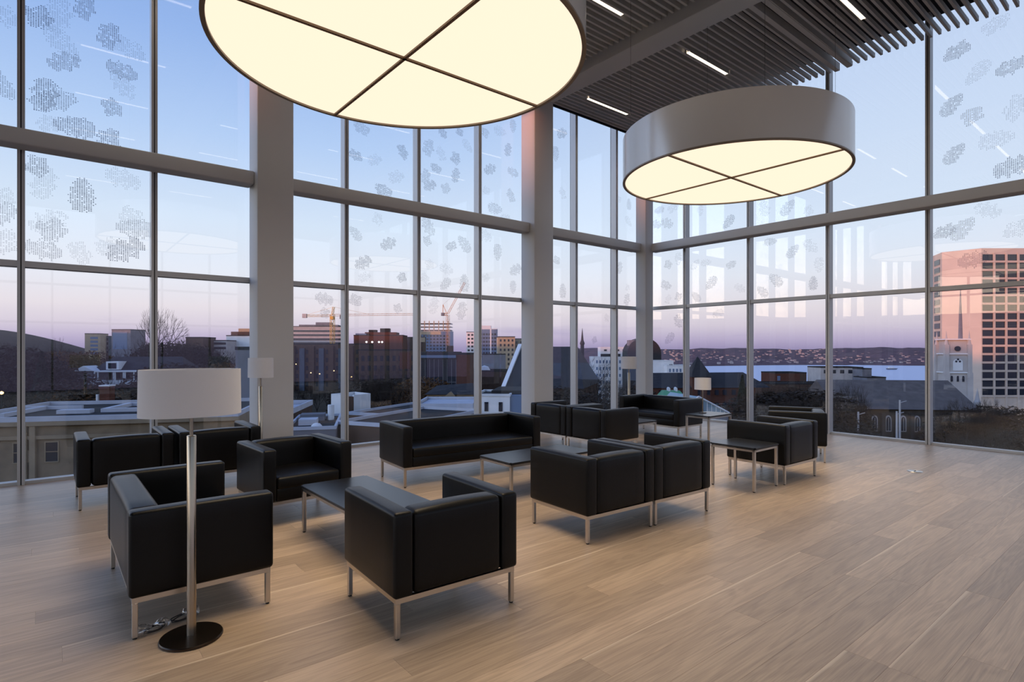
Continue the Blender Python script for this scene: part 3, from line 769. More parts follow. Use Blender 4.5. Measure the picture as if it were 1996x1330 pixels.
# harbour and far shore
p = lambda s, w: (HD.x * s - HD.y * w, HD.y * s + HD.x * w)
v = [p(300, -1600) + (-38.45,), p(2600, -1600) + (-38.45,), p(2600, 1600) + (-38.45,), p(300, 1600) + (-38.45,)]
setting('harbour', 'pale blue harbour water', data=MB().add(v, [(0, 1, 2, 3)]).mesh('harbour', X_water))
mb = MB(); v = []; nu, nv = 90, 8
tops = []
def shore_pt(px, D, z): x, y = at(px, D); return (x, y, z)
for i in range(nu + 1):
    px = 1040 + (2020 - 1040) * i / nu
    yt = 680.2 + 1.2 * math.sin(px * 0.021) + 0.7 * math.sin(px * 0.09 + 1) + rnd.uniform(-0.5, 0.5) - (1.4 if px > 1590 else 0)
    sh = 1430 + 50 * math.sin(px * 0.013) + (40 if px > 1650 else 0)
    for j in range(nv + 1):
        f = j / nv; D = sh + 1000 * f
        zt = zat(yt, sh + 1000)
        z = -39.0 + (zt + 39.0) * (min(1, f * 1.02) ** 0.8) + (rnd.uniform(-1.5, 1.5) if 0 < j < nv else 0)
        v.append(shore_pt(px, D, z))
mb.add(v, [(i * (nv + 1) + j, (i + 1) * (nv + 1) + j, (i + 1) * (nv + 1) + j + 1, i * (nv + 1) + j + 1) for i in range(nu) for j in range(nv)])
setting('far_shore', 'low wooded shore across the harbour', data=mb.mesh('far_shore', X_shore))
mb = MB()
for k in range(340):
    px = rnd.uniform(1290, 1830); f = rnd.random() ** 1.3
    sh = 1430 + 50 * math.sin(px * 0.013) + (40 if px > 1650 else 0)
    D = sh + 60 + 850 * f; x, y = at(px, D)
    z = zat(681, sh + 1000); z = -39.0 + (z + 39.0) * ((D - sh) / 1000) ** 0.8
    w = rnd.uniform(3, 7); h = rnd.uniform(2, 5); d = 8
    c, s = math.cos(YAW), math.sin(YAW)
    q = [(-w / 2, -d / 2), (w / 2, -d / 2), (w / 2, d / 2), (-w / 2, d / 2)]
    q = [(x + a * c - b * s, y + a * s + b * c) for a, b in q]
    mb.add([(a, b, z - 3) for a, b in q] + [(a, b, z + h) for a, b in q], [(4, 5, 6, 7), (0, 1, 5, 4), (1, 2, 6, 5), (2, 3, 7, 6), (3, 0, 4, 7)])
hs = mb.build('shore_houses', X_shoreh); tag(hs, 'many tiny pale houses dotting the far shore', 'houses', kind='stuff')
# ferry
fr = site('ferry', 'small dark boat far out on the water', 'boat', 1738, 1150, 0, z=-38.45)
MB().prism([(-9, 0.1), (8, 0.1), (11, 2.6), (-10, 2.6)], -2.5, 2.5).build('hull', X_grey, fr); MB().box(-6, 4, -2, 2, 2.6, 5.5).build('cabin', X_pale, fr)

def windows(parent, x0, x1, z0, z1, nc, nr, fw, fh, m, y=-0.06, D=None, stuff=None, skip=()):
    cw, rh = (x1 - x0) / nc, (z1 - z0) / nr; w, h = cw * fw, rh * fh
    if D is None: stuff_ = True if stuff is None else stuff
    else: stuff_ = stuff if stuff is not None else (w / D * FPX < 7 or h / D * FPX < 7)
    if stuff_:
        mb = MB()
        for i in range(nc):
            for j in range(nr):
                if (i, j) in skip: continue
                cx_ = x0 + (i + .5) * cw; cz = z0 + (j + .5) * rh; mb.box(cx_ - w / 2, cx_ + w / 2, y, 0.1, cz - h / 2, cz + h / 2)
        tag(mb.build('windows', m, parent), kind='stuff')
    else:
        me = MB().box(-w / 2, w / 2, y, 0.1, -h / 2, h / 2).mesh('window', m)
        for i in range(nc):
            for j in range(nr):
                if (i, j) in skip: continue
                link('window', me, parent, (x0 + (i + .5) * cw, 0, z0 + (j + .5) * rh))
def block(name, label, x0, x1, ytop, D, dep, m, extra=0.0, cat='building', roof=None, parapet=0.5, group=None, z=None):
    t = site(name, label, cat, (x0 + x1) / 2, D, extra, z=z, group=group)
    w = wpx(x1 - x0, D); h = zat(ytop, D) - t.location.z

    MB().box(-w / 2, w / 2, 0, dep, 0, h - parapet).build('wall', m, t)
    r = roof or X_roof
    c_ = .12 if D < 100 else .3
    mb = MB().box(-w / 2 - .06, w / 2 + .06, -.06, c_, h - parapet, h).box(-w / 2 - .06, w / 2 + .06, dep - c_, dep + .06, h - parapet, h)
    mb.box(-w / 2 - .06, -w / 2 + c_, c_, dep - c_, h - parapet, h).box(w / 2 - c_, w / 2 + .06, c_, dep - c_, h - parapet, h)
    mb.build('parapet', r, t)
    MB().box(-w / 2 + c_, w / 2 - c_, c_, dep - c_, h - parapet - .02, h - parapet + .04).build('roof_deck', X_roof, t)
    return t, w, h
def extra_box(t, nm, m, x0, x1, y0, y1, z0, z1): return MB().box(x0, x1, y0, y1, z0, z1).build(nm, m, t)

# --- left: stone building close by
D = 40.0
t, w, h = block('stone_building', 'low sandstone building with sash windows close outside the left windows', -60, 441, 809.5, D, 13, X_stone, 14, roof=X_snow, parapet=0.35)
mpp = D / FPX
for k, px in enumerate((-48, 8, 62, 114, 178, 236, 294, 352, 410)):
    lx = (px - 190.5) * mpp
    z1 = h - 1.75; wn = thing_w = link('window', None, t, (lx, 0, z1 - 1.35))
    MB().box(-.42, .42, -.10, .05, -.06, 0).box(-.42, -.36, -.06, .05, 0, 1.3).box(.36, .42, -.06, .05, 0, 1.3).box(-.42, .42, -.06, .05, 1.3, 1.37).box(-.36, .36, -.05, .05, .64, .69).build('window_frame', X_stone2, wn)
    pm = MB().box(-.36, .36, -.02, .04, 0, .64).mesh('sash_pane', X_win); link('sash_pane', pm, wn); link('sash_pane', pm, wn, (0, 0, .69))
extra_box(t, 'cornice', X_stone2, -w / 2 - .15, w / 2 + .15, -.28, .05, h - .62, h - .34)
extra_box(t, 'string_course', X_stone2, -w / 2 - .05, w / 2 + .05, -.14, .05, h - 1.55, h - 1.30)
for px in (70, 84): extra_box(t, 'pilaster', X_stone2, (px - 190.5) * mpp - .17, (px - 190.5) * mpp + .17, -.2, .05, 0, h - .62)
MB().tube(((77 - 190.5) * mpp, -.1, h - 2.7), ((77 - 190.5) * mpp, .05, h - 2.7), .42, n=20).build('medallion', X_stone2, t)
for a_, b_, c1, d1 in ((-9, -4.6, 8.6, 8.9), (-7.4, -7.1, 3.0, 8.6), (-4.6, -2.4, 4.6, 5.4), (-1.9, 5.0, 5.2, 5.6), (-1.9, -1.5, 5.6, 10.5), (-1.5, 2.5, 10.2, 10.5)): extra_box(t, 'roof_curb', X_snow, a_, b_, c1, d1, h - .35, h - .02)
extra_box(t, 'roof_hatch', X_white, 1.2, 2.3, 9.5, 10.3, h - .35, h + .35)
ch = site('brick_chimney', 'square red brick chimney rising behind the stone building', 'chimney', 209, 56, 5)
hz = zat(753, 56) - ch.location.z
MB().box(-.45, .45, -.45, .45, 0, hz).build('stack', X_brick, ch); MB().box(-.5, .5, -.5, .5, hz, hz + .12).build('cap', X_white, ch)
MB().tube((-.75, -.2, 0), (-.75, -.2, hz - .8), .16, n=12).build('flue_pipe', X_white, ch)
t, w, h = block('snowy_roof_building', 'low flat-roofed building with a frosted roof left of the broad column', 441, 560, 800, 50, 10, X_brown, 8, roof=X_snow)
extra_box(t, 'roof_sheet', X_snow, -w / 2 + .3, w / 2 - .3, .3, 9.7, h - .5, h - .42)
extra_box(t, 'roof_unit', X_grey, -.5, 1.0, 3, 5, h - .42, h + .8)

# --- white house with porch
D = 110.0
hs_ = site('white_house', 'white timber house with a dormer, porch and small pediment among bare trees', 'house', 250, D, 6)
zz = lambda py, d=D: zat(py, d) - hs_.location.z
wx = lambda px: (px - 250) * D / FPX
MB().box(wx(176), wx(345), 1.5, 9, 0, zz(724)).build('wall', X_grey, hs_)
MB().add([(wx(172), 1, zz(725)), (wx(350), 1, zz(725)), (wx(350), 9.5, zz(725)), (wx(172), 9.5, zz(725)), (wx(200), 4.5, zz(696)), (wx(330), 4.5, zz(696))], [(0, 1, 5, 4), (1, 2, 5), (2, 3, 4, 5), (3, 0, 4), (3, 2, 1, 0)]).build('roof', X_slate, hs_)
dm = MB().box(wx(206), wx(229), 0.6, 3.6, zz(721), zz(705)).build('dormer', X_white, hs_)
MB().box(wx(210), wx(225), 0.52, 0.62, zz(719), zz(708)).build('dormer_window', X_win, dm)
MB().box(wx(197), wx(345), -1.6, 1.5, zz(725), zz(722.5)).build('porch_roof', X_white, hs_)
MB().box(wx(180), wx(345), -1.6, 1.5, zz(749), zz(741)).build('porch_floor', X_white, hs_)
for px in (197, 203, 231, 234, 249, 252, 268, 285, 302, 320, 338): MB().box(wx(px) - .09, wx(px) + .09, -1.5, -1.3, zz(741), zz(725)).build('porch_post', X_white, hs_)
for px in (180, 211, 224, 241, 258, 276, 294): MB().box(wx(px) - .35, wx(px) + .35, 1.4, 1.52, zz(739), zz(728)).build('window', X_win, hs_)
MB().prism([(wx(156), zz(723)), (wx(192), zz(723)), (wx(174), zz(713))], -1.0, 3.0).build('pediment', X_white, hs_)
MB().box(wx(161), wx(187), -.5, 3.0, 0, zz(723)).build('side_wing', X_grey, hs_)

# --- distant blocks, left
t, w, h = block('apartment_tower', 'tan apartment tower with a blue glass strip on the far left skyline', 167, 194, 650, 420, 12, X_beige, 12)
windows(t, -w / 2 + 3, w / 2 - 1, h - 16, h - 2, 1, 5, .8, .6, X_winb)
t, w, h = block('office_tower', 'dark slim tower between the two far left towers', 196, 212, 655, 430, 12, X_grey, 0); windows(t, -w / 2, w / 2, h - 14, h - 1, 3, 4, .5, .6, X_win)
t, w, h = block('office_tower', 'grey tower with a big pale glass front beside the large bare tree', 216, 256, 642, 400, 14, X_grey, -6)
MB().box(-w / 2 + 1.0, w / 2 - 2.5, -.1, .1, h - 14, h - 2).build('glass_front', X_winb, t)
t, w, h = block('white_block', 'white hospital-like block with rooftop boxes left of the broad column', 441, 500, 653.5, 300, 16, X_pale, 0)
extra_box(t, 'rooftop_box', X_brown, -w / 2 + 1, w / 2, 3, 12, h - .3, h + 1.9); extra_box(t, 'rooftop_box', X_beige, -w / 2 + 4.5, w / 2, 4, 11, h + 1.9, h + 3.6)
t, w, h = block('banded_block', 'grey block with two dark window bands left of the white block', 415, 442, 663, 290, 12, X_conc, 0)
for k in range(2): extra_box(t, 'window_band', X_win, -w / 2 + .4, w / 2 - .4, -.08, .1, h - 2.4 - k * 2.3, h - 1.2 - k * 2.3)
block('dark_block', 'dark flat-roofed block half hidden by trees', 362, 396, 657, 280, 12, X_brown, 0)
block('dark_gable_block', 'dark grey wall close to the left side of the broad column', 459, 487, 676, 90, 8, X_grey, 0)

# --- centre: slab, cranes, housing
t, w, h = block('banded_office_slab', 'long office slab with horizontal window bands behind the yellow crane', 540, 665, 636, 420, 20, X_conc, 6)
for k in range(6): extra_box(t, 'window_band', X_win, -w / 2 + .5, w / 2 - .5, -.1, .1, h - 4.4 - k * 3.0, h - 2.9 - k * 3.0)
extra_box(t, 'penthouse', X_grey, 4, 15, 3, 12, h - .4, h + 3.0); extra_box(t, 'penthouse', X_grey, -8, 20, 3, 14, h - .4, h + 1.2)

def lattice(mb, a, b, s, seg, r=0.06):
    a, b = Vector(a), Vector(b); d = (b - a).normalized(); u = d.orthogonal().normalized()
    if abs(d.z) < 0.9: u = Vector((0, 1, 0)) if abs(d.y) < .9 else Vector((1, 0, 0))
    w_ = d.cross(u).normalized(); u = w_.cross(d)
    cs = [(u * sx + w_ * sy) * s / 2 for sx, sy in ((-1, -1), (1, -1), (1, 1), (-1, 1))]
    for c in cs: mb.tube(a + c, b + c, r, n=4)
    n_ = max(2, int((b - a).length / seg))
    for i in range(n_):
        p0 = a + (b - a) * (i / n_); p1 = a + (b - a) * ((i + 1) / n_)
        for k in range(4):
            c0, c1 = cs[k], cs[(k + 1) % 4]
            mb.tube(p0 + c0, p1 + c1, r * .7, n=3, cap=False)
            mb.tube(p0 + c0, p0 + c1, r * .6, n=3, cap=False)
D = 330.0
cr1 = site('tower_crane', 'yellow tower crane with a long level jib over the office slab', 'crane', 648, D)
cz = lambda py, t_=cr1, d=D: zat(py, d) - t_.location.z
cw_ = lambda px, c=648, d=D: (px - c) * d / FPX
mb = MB(); lattice(mb, (0, 0, 0), (0, 0, cz(613)), 2.0, 3.0, .13); mb.build('mast', X_yellow, cr1)
mb = MB(); lattice(mb, (0, 0, cz(614.5)), (cw_(806), 0, cz(613)), 1.1, 2.6, .055); mb.build('jib', X_red, cr1)
mb = MB(); lattice(mb, (cw_(592), 0, cz(616)), (0, 0, cz(615.5)), 1.0, 2.4, .09); mb.build('counter_jib', X_yellow, cr1)
mb = MB(); lattice(mb, (0, 0, cz(614)), (cw_(650.5), 0, cz(598.5)), 1.0, 2.0, .1); mb.tube((cw_(650.5), 0, cz(598.5)), (cw_(720), 0, cz(613)), .06, n=3).tube((cw_(650.5), 0, cz(598.5)), (cw_(595), 0, cz(615)), .06, n=3); mb.build('tower_head', X_yellow, cr1)
MB().box(cw_(590), cw_(598), -.8, .8, cz(620), cz(612)).build('counterweight', X_conc, cr1)
MB().box(cw_(645), cw_(651), -1.6, 1.2, cz(623), cz(617)).build('cab', X_yellow, cr1)
MB().tube((cw_(663), 0, cz(614)), (cw_(663), 0, cz(622)), .3, n=6).build('trolley_hook', X_grey, cr1)

t, w, h = block('housing_block', 'brown and blue housing block with stepped balconies beyond the car park', 560, 705, 670, 265, 18, X_brown, -5)
for k in range(7):
    x0 = -w / 2 + 1 + k * (w - 2) / 7
    MB().box(x0, x0 + (w - 2) / 14, -1.0, .1, 3, h - 1.2 - (k % 2) * 1.0).build('bay_column', X_bay if k % 2 else X_brown, t)
windows(t, -w / 2 + .5, w / 2 - .5, 3, h - 2, 14, 6, .42, .55, X_win, y=-.1)
t, w, h = block('brick_hall', 'red brick hall with four round white floodlights', 690, 785, 653, 300, 18, X_brick, 3)
extra_box(t, 'upper_storey', X_brick, -w / 2 + 5, w / 2 - 4, 4, 15, h - .5, h + 1.5); extra_box(t, 'roof_plant', X_roof, 0, 5, 5, 9, h + 1.5, h + 3.6); extra_box(t, 'roof_plant', X_roof, -6, -2, 5, 9, h + 1.5, h + 2.8)
extra_box(t, 'blue_unit', X_winb, -w / 2 + .5, -w / 2 + 6, 2, 6, h - .5, h + .8)
for px in (715, 726, 739, 745): MB().lathe([(0, -.45), (.45, -.2), (.45, .2), (0, .45)], 12).build('floodlight', X_lampw, t, ((px - 737.5) * 300 / FPX, -.5, zat(667, 300) - t.location.z))
t, w, h = block('brick_row', 'brown brick row building with an orange end wall right of the brick hall', 786, 824, 657, 330, 12, X_brown, 0)
extra_box(t, 'end_wall', X_beige, 4, 7, -.15, .1, h - 3, h - .4)
t, w, h = block('brown_apartments', 'brown apartment block behind the bare trees in the centre', 700, 812, 681, 200, 16, X_brown, 8)
windows(t, -w / 2 + .5, w / 2 - .5, 4, h - 1.5, 9, 5, .5, .55, X_win, y=-.1)
extra_box(t, 'red_panel', X_brick, w / 2 - 6, w / 2 - 2, -.12, .1, h - 7, h - 1)

D = 480.0
t, w, h = block('unfinished_tower', 'half-built tower with open concrete floors beside the slanting crane', 808, 878, 645, D, 24, X_winb, 0, roof=X_conc)
for k in range(3): extra_box(t, 'floor_slab', X_conc, -w / 2, w / 2, 0, 20, h + .5 + k * 2.8, h + .9 + k * 2.8)
for k in range(8):
    for r in range(3): extra_box(t, 'floor_column', X_beige, -w / 2 + k * w / 7.6, -w / 2 + k * w / 7.6 + .7, .3, 1.0, h + r * 2.8 - .2, h + r * 2.8 + 2.7)
windows(t, -w / 2 + 1, w / 2 - 1, h - 22, h - 3, 10, 7, .6, .5, X_win, y=-.1)
extra_box(t, 'sunlit_band', X_beige, -w / 2, w / 2 - 8, -.2, .1, h - 3.2, h - .6)  # sunset light on the top floors, painted on as a beige strip
D = 420.0
cr2 = site('luffing_crane', 'luffing crane with its jib raised steeply to the right', 'crane', 873, D)
cz2 = lambda py: zat(py, D) - cr2.location.z
cw2 = lambda px: (px - 873) * D / FPX
mb = MB(); lattice(mb, (0, 0, 0), (0, 0, cz2(614)), 1.9, 3.0, .11); mb.build('mast', X_red, cr2)
mb = MB(); lattice(mb, (0, 0, cz2(612)), (cw2(906), 0, cz2(551)), 1.2, 2.8, .08); mb.build('jib', X_red, cr2)
mb = MB(); lattice(mb, (cw2(861), 0, cz2(613)), (0, 0, cz2(613)), 1.6, 2.4, .16); mb.tube((cw2(863), 0, cz2(613)), (cw2(863.5), 0, cz2(594)), .25, n=4).tube((cw2(863.5), 0, cz2(594)), (cw2(871), 0, cz2(612)), .22, n=4).tube((cw2(863.5), 0, cz2(594)), (cw2(900), 0, cz2(562)), .05, n=3); mb.build('counter_frame', X_red, cr2)
MB().box(cw2(860), cw2(866), -1, 1, cz2(616), cz2(610)).build('counterweight', X_grey, cr2)

t, w, h = block('dark_glass_building', 'dark glass building with a thin white grid left of a brick end wall', 812, 889, 686, 150, 16, X_win, 0, roof=X_slate)
for k in range(10): extra_box(t, 'glazing_bar', X_grey, -w / 2 + k * w / 9 - .05, -w / 2 + k * w / 9 + .05, -.12, .1, 1, h - 2)
for k in range(6): extra_box(t, 'floor_line', X_grey, -w / 2, w / 2, -.14, .1, 2 + k * 2.0, 2.12 + k * 2.0)
extra_box(t, 'blue_canopy', X_winb, -w / 2, w / 2, -.6, .2, h - 1.6, h - .9)
extra_box(t, 'roof_box', X_brown, 2.6, 4.0, 2, 5, h - .5, h + 1.6)
t, w, h = block('brick_end_wall', 'plain dark red brick end wall beside the dark glass building', 889, 916, 688, 150, 15, X_brick, 0)
t, w, h = block('glass_towers', 'pair of white-topped glass towers left of the second column', 934, 969, 641, 460, 16, X_winb, 0, roof=X_white)
extra_box(t, 'white_crown', X_white, -w / 2, w / 2 - 5, 0, 10, h - .4, h + 2.5); extra_box(t, 'white_pier', X_white, 1.5, 2.6, -.3, .2, h - 20, h)
windows(t, -w / 2 + .5, w / 2 - .5, h - 24, h - 3, 6, 7, .7, .5, X_win, y=-.1)
t, w, h = block('slim_tower', 'pale slim tower partly hidden by a mullion', 909, 932, 647, 470, 12, X_pale, 0); windows(t, -w / 2 + .5, w / 2 - .5, h - 20, h - 1, 3, 6, .6, .5, X_win)
t, w, h = block('beige_tower', 'beige brick tower left of the second column', 971, 1004, 656, 330, 14, X_beige, 5); windows(t, -w / 2 + .3, w / 2 - .3, h - 20, h - 1, 4, 7, .45, .5, X_win)
t, w, h = block('beige_tower', 'lower beige tower just behind the church gable', 1002, 1040, 660, 345, 14, X_beige, 0); windows(t, -w / 2 + .3, w / 2 - .3, h - 20, h - 1, 4, 7, .45, .5, X_win)
block('beige_block', 'grey-beige block at the foot of the glass towers', 940, 985, 690, 280, 14, X_grey, 0)
t, w, h = block('stone_wall_building', 'long brown stone building below the far towers', 915, 1030, 722, 170, 12, X_brown, 0)
MB().lathe([(0, 1.6), (1.2, 1.2), (1.8, 0), (0, 0)], 16).build('white_cupola', X_white, t, (-w / 2 + 4.4, 2, h - .2))

# --- mansard house, snowy roof, white box
D = 95.0
mh = site('mansard_house', 'stone house with a dark roof and a pale pointed gable behind the long sofa', 'house', 873, D, 0)
mz = lambda py: zat(py, D) - mh.location.z
mxx = lambda px: (px - 873) * D / FPX
MB().box(mxx(832), mxx(922), 0, 9, 0, mz(768)).build('wall', X_stone, mh)
MB().add([(mxx(828), -.4, mz(769)), (mxx(925), -.4, mz(769)), (mxx(925), 9.4, mz(769)), (mxx(828), 9.4, mz(769)), (mxx(845), 4.5, mz(755)), (mxx(918), 4.5, mz(750))], [(0, 1, 5, 4), (1, 2, 5), (2, 3, 4, 5), (3, 0, 4), (3, 2, 1, 0)]).build('roof', X_slate, mh)
gb = MB().prism([(mxx(869), mz(779)), (mxx(888), mz(779)), (mxx(888), mz(771)), (mxx(878.5), mz(763.5)), (mxx(869), mz(771))], -.6, 2).build('gable', X_stone2, mh)
for px in (836, 845, 854, 863, 893, 902): MB().box(mxx(px) - .2, mxx(px) + .2, -.08, .1, mz(782), mz(773)).build('window', X_win, mh)
t, w, h = block('snowy_terrace', 'low white building with a wavy frosted roof behind the long sofa', 808, 921, 787, 62, 9, X_pale, 0, roof=X_snow)
extra_box(t, 'roof_sheet', X_snow, -w / 2 + .3, w / 2 - .3, .3, 8.7, h - .5, h - .3); windows(t, -w / 2 + .3, -w / 2 + 1.3, h - 1.6, h - .8, 2, 1, .7, .8, X_win, D=62, stuff=False)
t, w, h = block('white_box_house', 'white box-shaped building with two tall windows left of the second column', 926, 994, 768, 56, 6, X_pale, -6, roof=X_white, parapet=.25)
for px in (948, 976): MB().box((px - 960) * 56 / FPX - .19, (px - 960) * 56 / FPX + .19, -.06, .1, zat(802, 56) - t.location.z, zat(784, 56) - t.location.z).build('window', X_win, t)
extra_box(t, 'dark_roof', X_roof, -w / 2 + 1.4, w / 2 + 2.4, 1.4, 8, h - .2, h + .22)
extra_box(t, 'side_wing', X_winb, w / 2, w / 2 + 2.6, .2, 6, 0, h - .15)

# --- flat roofs in front of the car park
t, w, h = block('flat_roof_building', 'low brick building with white-edged flat roofs below the central windows', 640, 800, 824, 46, 13, X_brown, -24, roof=X_snow, parapet=.3)
extra_box(t, 'roof_sheet', X_roof, -w / 2 + .3, w / 2 - .3, .3, 12.7, h - .6, h - .28)
t2, w2, h2 = block('flat_roof_building', 'brown brick wing with a white coping behind the left end of the long sofa', 664, 800, 806, 58, 12, X_brown, -24, roof=X_snow, parapet=.3)
extra_box(t2, 'roof_sheet', X_roof, -w2 / 2 + .3, w2 / 2 - .3, .3, 11.7, h2 - .6, h2 - .28)
t3, w3, h3 = block('flat_roof_building', 'grey frosted roof seen between the broad column and the first mullion', 560, 652, 832, 44, 9, X_grey, 14, roof=X_snow, parapet=.25)
extra_box(t3, 'roof_sheet', X_winb, -w3 / 2 + .3, w3 / 2 - .3, .3, 8.7, h3 - .5, h3 - .23)
extra_box(t3, 'roof_unit', X_snow, -1.2, .2, 2.5, 4.2, h3 - .23, h3 + .25); extra_box(t3, 'roof_unit', X_grey, -1.4, .6, 5.5, 7.0, h3 - .23, h3 + .35)
MB().lathe([(0, .42), (.25, .36), (.40, .2), (.45, 0), (0, 0)], 20).build('vent_dome', X_white, t3, (.35, .8, h3 - .23), smooth=True)
MB().tube((1.1, 6, h3 - .23), (1.1, 6, h3 + 1.1), .28, n=14).build('vent_stack', X_white, t3)
pb = site('roof_penthouse', 'white brick roof penthouse with an open brown front between two mullions', 'penthouse', 682, 66, 0)
pz = lambda py: zat(py, 66) - pb.location.z
ppx = lambda px: (px - 682) * 66 / FPX
wall_pts = [((647, 0.0), (688, -1.6)), ((696, -1.6), (718, 0.6)), ((647, 0.0), (676, 3.2)), ((676, 3.2), (718, 0.6))]
for (xa, ya), (xb, yb) in wall_pts:
    a = Vector((ppx(xa), ya, 0)); b = Vector((ppx(xb), yb, 0)); d = (b - a).normalized(); nn = Vector((-d.y, d.x, 0)) * .12
    q = [a - nn, b - nn, b + nn, a + nn]
    MB().add([(v_.x, v_.y, 0) for v_ in q] + [(v_.x, v_.y, pz(768)) for v_ in q], [(0, 1, 5, 4), (1, 2, 6, 5), (2, 3, 7, 6), (3, 0, 4, 7), (4, 5, 6, 7)]).build('brick_wall', X_white, pb)
MB().box(ppx(684), ppx(697), -1.7, -1.4, 0, pz(771)).build('brown_opening', X_brown, pb)

# --- church with big slate roof
D = 88.0
chn = site('slate_church', 'church with a huge dark slate roof and pale gable edge beside the second column', 'church', 1075, D, -16)
kz = lambda py, d=D: zat(py, d) - chn.location.z
kx = lambda px: (px - 1075) * D / FPX
zr, ze = kz(676, D + 10), kz(757)
x0, x1 = kx(983) - .3, kx(1162) - 1.9
MB().add([(x0, 0, ze), (x1, 0, ze), (x1, 20, ze), (x0, 20, ze), (x0, 10, zr), (x1 - 2.6, 10, zr)], [(0, 1, 5, 4), (1, 2, 5), (2, 3, 4, 5), (3, 0, 4), (3, 2, 1, 0)]).build('roof', X_slate, chn)
MB().box(x0 + .3, x1 - .4, .5, 19.5, 0, ze).build('wall', X_brown, chn)
MB().add([(x0 - .5, -.9, ze - .4), (x0 + .15, -.9, ze - .4), (x0 + .15, 10, zr + .5), (x0 - .5, 10, zr + .5), (x0 - .5, -.2, ze - 1.2), (x0 + .15, -.2, ze - 1.2), (x0 + .15, 10, zr - .8), (x0 - .5, 10, zr - .8)],
         [(0, 1, 2, 3), (4, 7, 6, 5), (0, 4, 5, 1), (1, 5, 6, 2), (2, 6, 7, 3), (3, 7, 4, 0)]).build('gable_coping', X_pale, chn)
sp_ = site('church_spire', 'thin dark church spire pointing up beyond the slate roof', 'spire', 1135, 230)
sz = lambda py: zat(py, 230) - sp_.location.z
MB().lathe([(.75, 0), (.75, sz(672)), (1.0, sz(671)), (.9, sz(668)), (.55, sz(664)), (.35, sz(655)), (.06, sz(640))], 8).build('steeple', X_slate, sp_)

# --- hotel, dome, white blocks
t, w, h = block('white_hotel', 'stepped white hotel with rows of small windows left of the corner column', 1157, 1279, 695.5, 330, 18, X_pale, 0, roof=X_white)
windows(t, -w / 2 + 1, w / 2 - 1, 3, h - 1, 18, 6, .5, .45, X_winb, y=-.1)
extra_box(t, 'upper_tier', X_pale, -w / 2 + 4.5, 7, 3, 14, h - .4, h + 5.6); extra_box(t, 'dark_recess', X_win, -w / 2 + 4.5, -w / 2 + 16, 2.7, 3.1, h - .2, h + 1.6)
mb = MB()
for k in range(6): mb.box(-w / 2 + 6.5 + k * 3.6, -w / 2 + 8.1 + k * 3.6, 2.85, 3.1, h + 3.2, h + 4.2)
tag(mb.build('windows', X_win, t), kind='stuff')
dmb = site('domed_hall', 'dark dome-roofed hall rising behind the corner column', 'building', 1256, 300)
dz = lambda py: zat(py, 300) - dmb.location.z
dx_ = lambda px: (px - 1256) * 300 / FPX
poly = [(dx_(1223), 0), (dx_(1289), 0), (dx_(1289), dz(690))] + [(dx_(1256 + 33 * math.cos(a)), dz(690 - 31 * math.sin(a))) for a in [PI * k / 16 for k in range(1, 16)]] + [(dx_(1223), dz(690))]
MB().prism(poly, 0, 14).build('vault', X_slate, dmb); MB().box(dx_(1228), dx_(1240), 2, 8, dz(676), dz(663)).build('roof_lantern', X_grey, dmb)
t, w, h = block('white_flats', 'small white flats with arched dark windows right of the corner column', 1272, 1313, 703, 230, 12, X_pale, 0, roof=X_white); windows(t, 2.4, w / 2 - .4, h - 4.0, h - 1.2, 3, 1, .5, .8, X_win, y=-.1)
t, w, h = block('white_flats', 'lower white flats stepping down towards the brick school', 1300, 1346, 712, 225, 12, X_pale, 0, roof=X_white); windows(t, -w / 2 + .5, w / 2 - .5, h - 3.2, h - 1, 6, 1, .5, .6, X_winb, y=-.1)

# --- brick school with pyramid tower
D = 135.0
bs = site('brick_school', 'long red brick school with a slate roof and a pyramid-topped tower', 'building', 1385, D, 4)
bz = lambda py, d=D: zat(py, d) - bs.location.z
bxx = lambda px: (px - 1385) * D / FPX
MB().box(bxx(1262), bxx(1476), 0, 12, 0, bz(755)).build('wall', X_brick, bs)
MB().add([(bxx(1258), -.5, bz(756)), (bxx(1505), -.5, bz(756)), (bxx(1505), 12.5, bz(756)), (bxx(1258), 12.5, bz(756)), (bxx(1270), 6, bz(729)), (bxx(1474), 6, bz(728))], [(0, 1, 5, 4), (1, 2, 5), (2, 3, 4, 5), (3, 0, 4), (3, 2, 1, 0)]).build('roof', X_slate, bs)
tw = MB().box(bxx(1346), bxx(1384), -.6, 3.6, 0, bz(734)).build('tower', X_brick, bs)
MB().add([(bxx(1343), -.9, bz(735)), (bxx(1386), -.9, bz(735)), (bxx(1386), 3.9, bz(735)), (bxx(1343), 3.9, bz(735)), (bxx(1364), 1.5, bz(695))], [(0, 1, 4), (1, 2, 4), (2, 3, 4), (3, 0, 4), (3, 2, 1, 0)]).build('pyramid_roof', X_slate, tw)
for px in (1285, 1300, 1316, 1333, 1360, 1379, 1396, 1412, 1430, 1446):
    for py in (765, 790): MB().box(bxx(px) - .36, bxx(px) + .36, -.7, .1, bz(py + 5), bz(py - 5)).build('window', X_win, bs)
gr = site('green_roof_bay', 'small bay with a green copper roof and two pale dormers behind the corner loveseat', 'building', 1313, 100)
gz_ = lambda py: zat(py, 100) - gr.location.z
MB().box(-1.9, 1.9, 0, 4, 0, gz_(775)).build('wall', X_brick, gr)
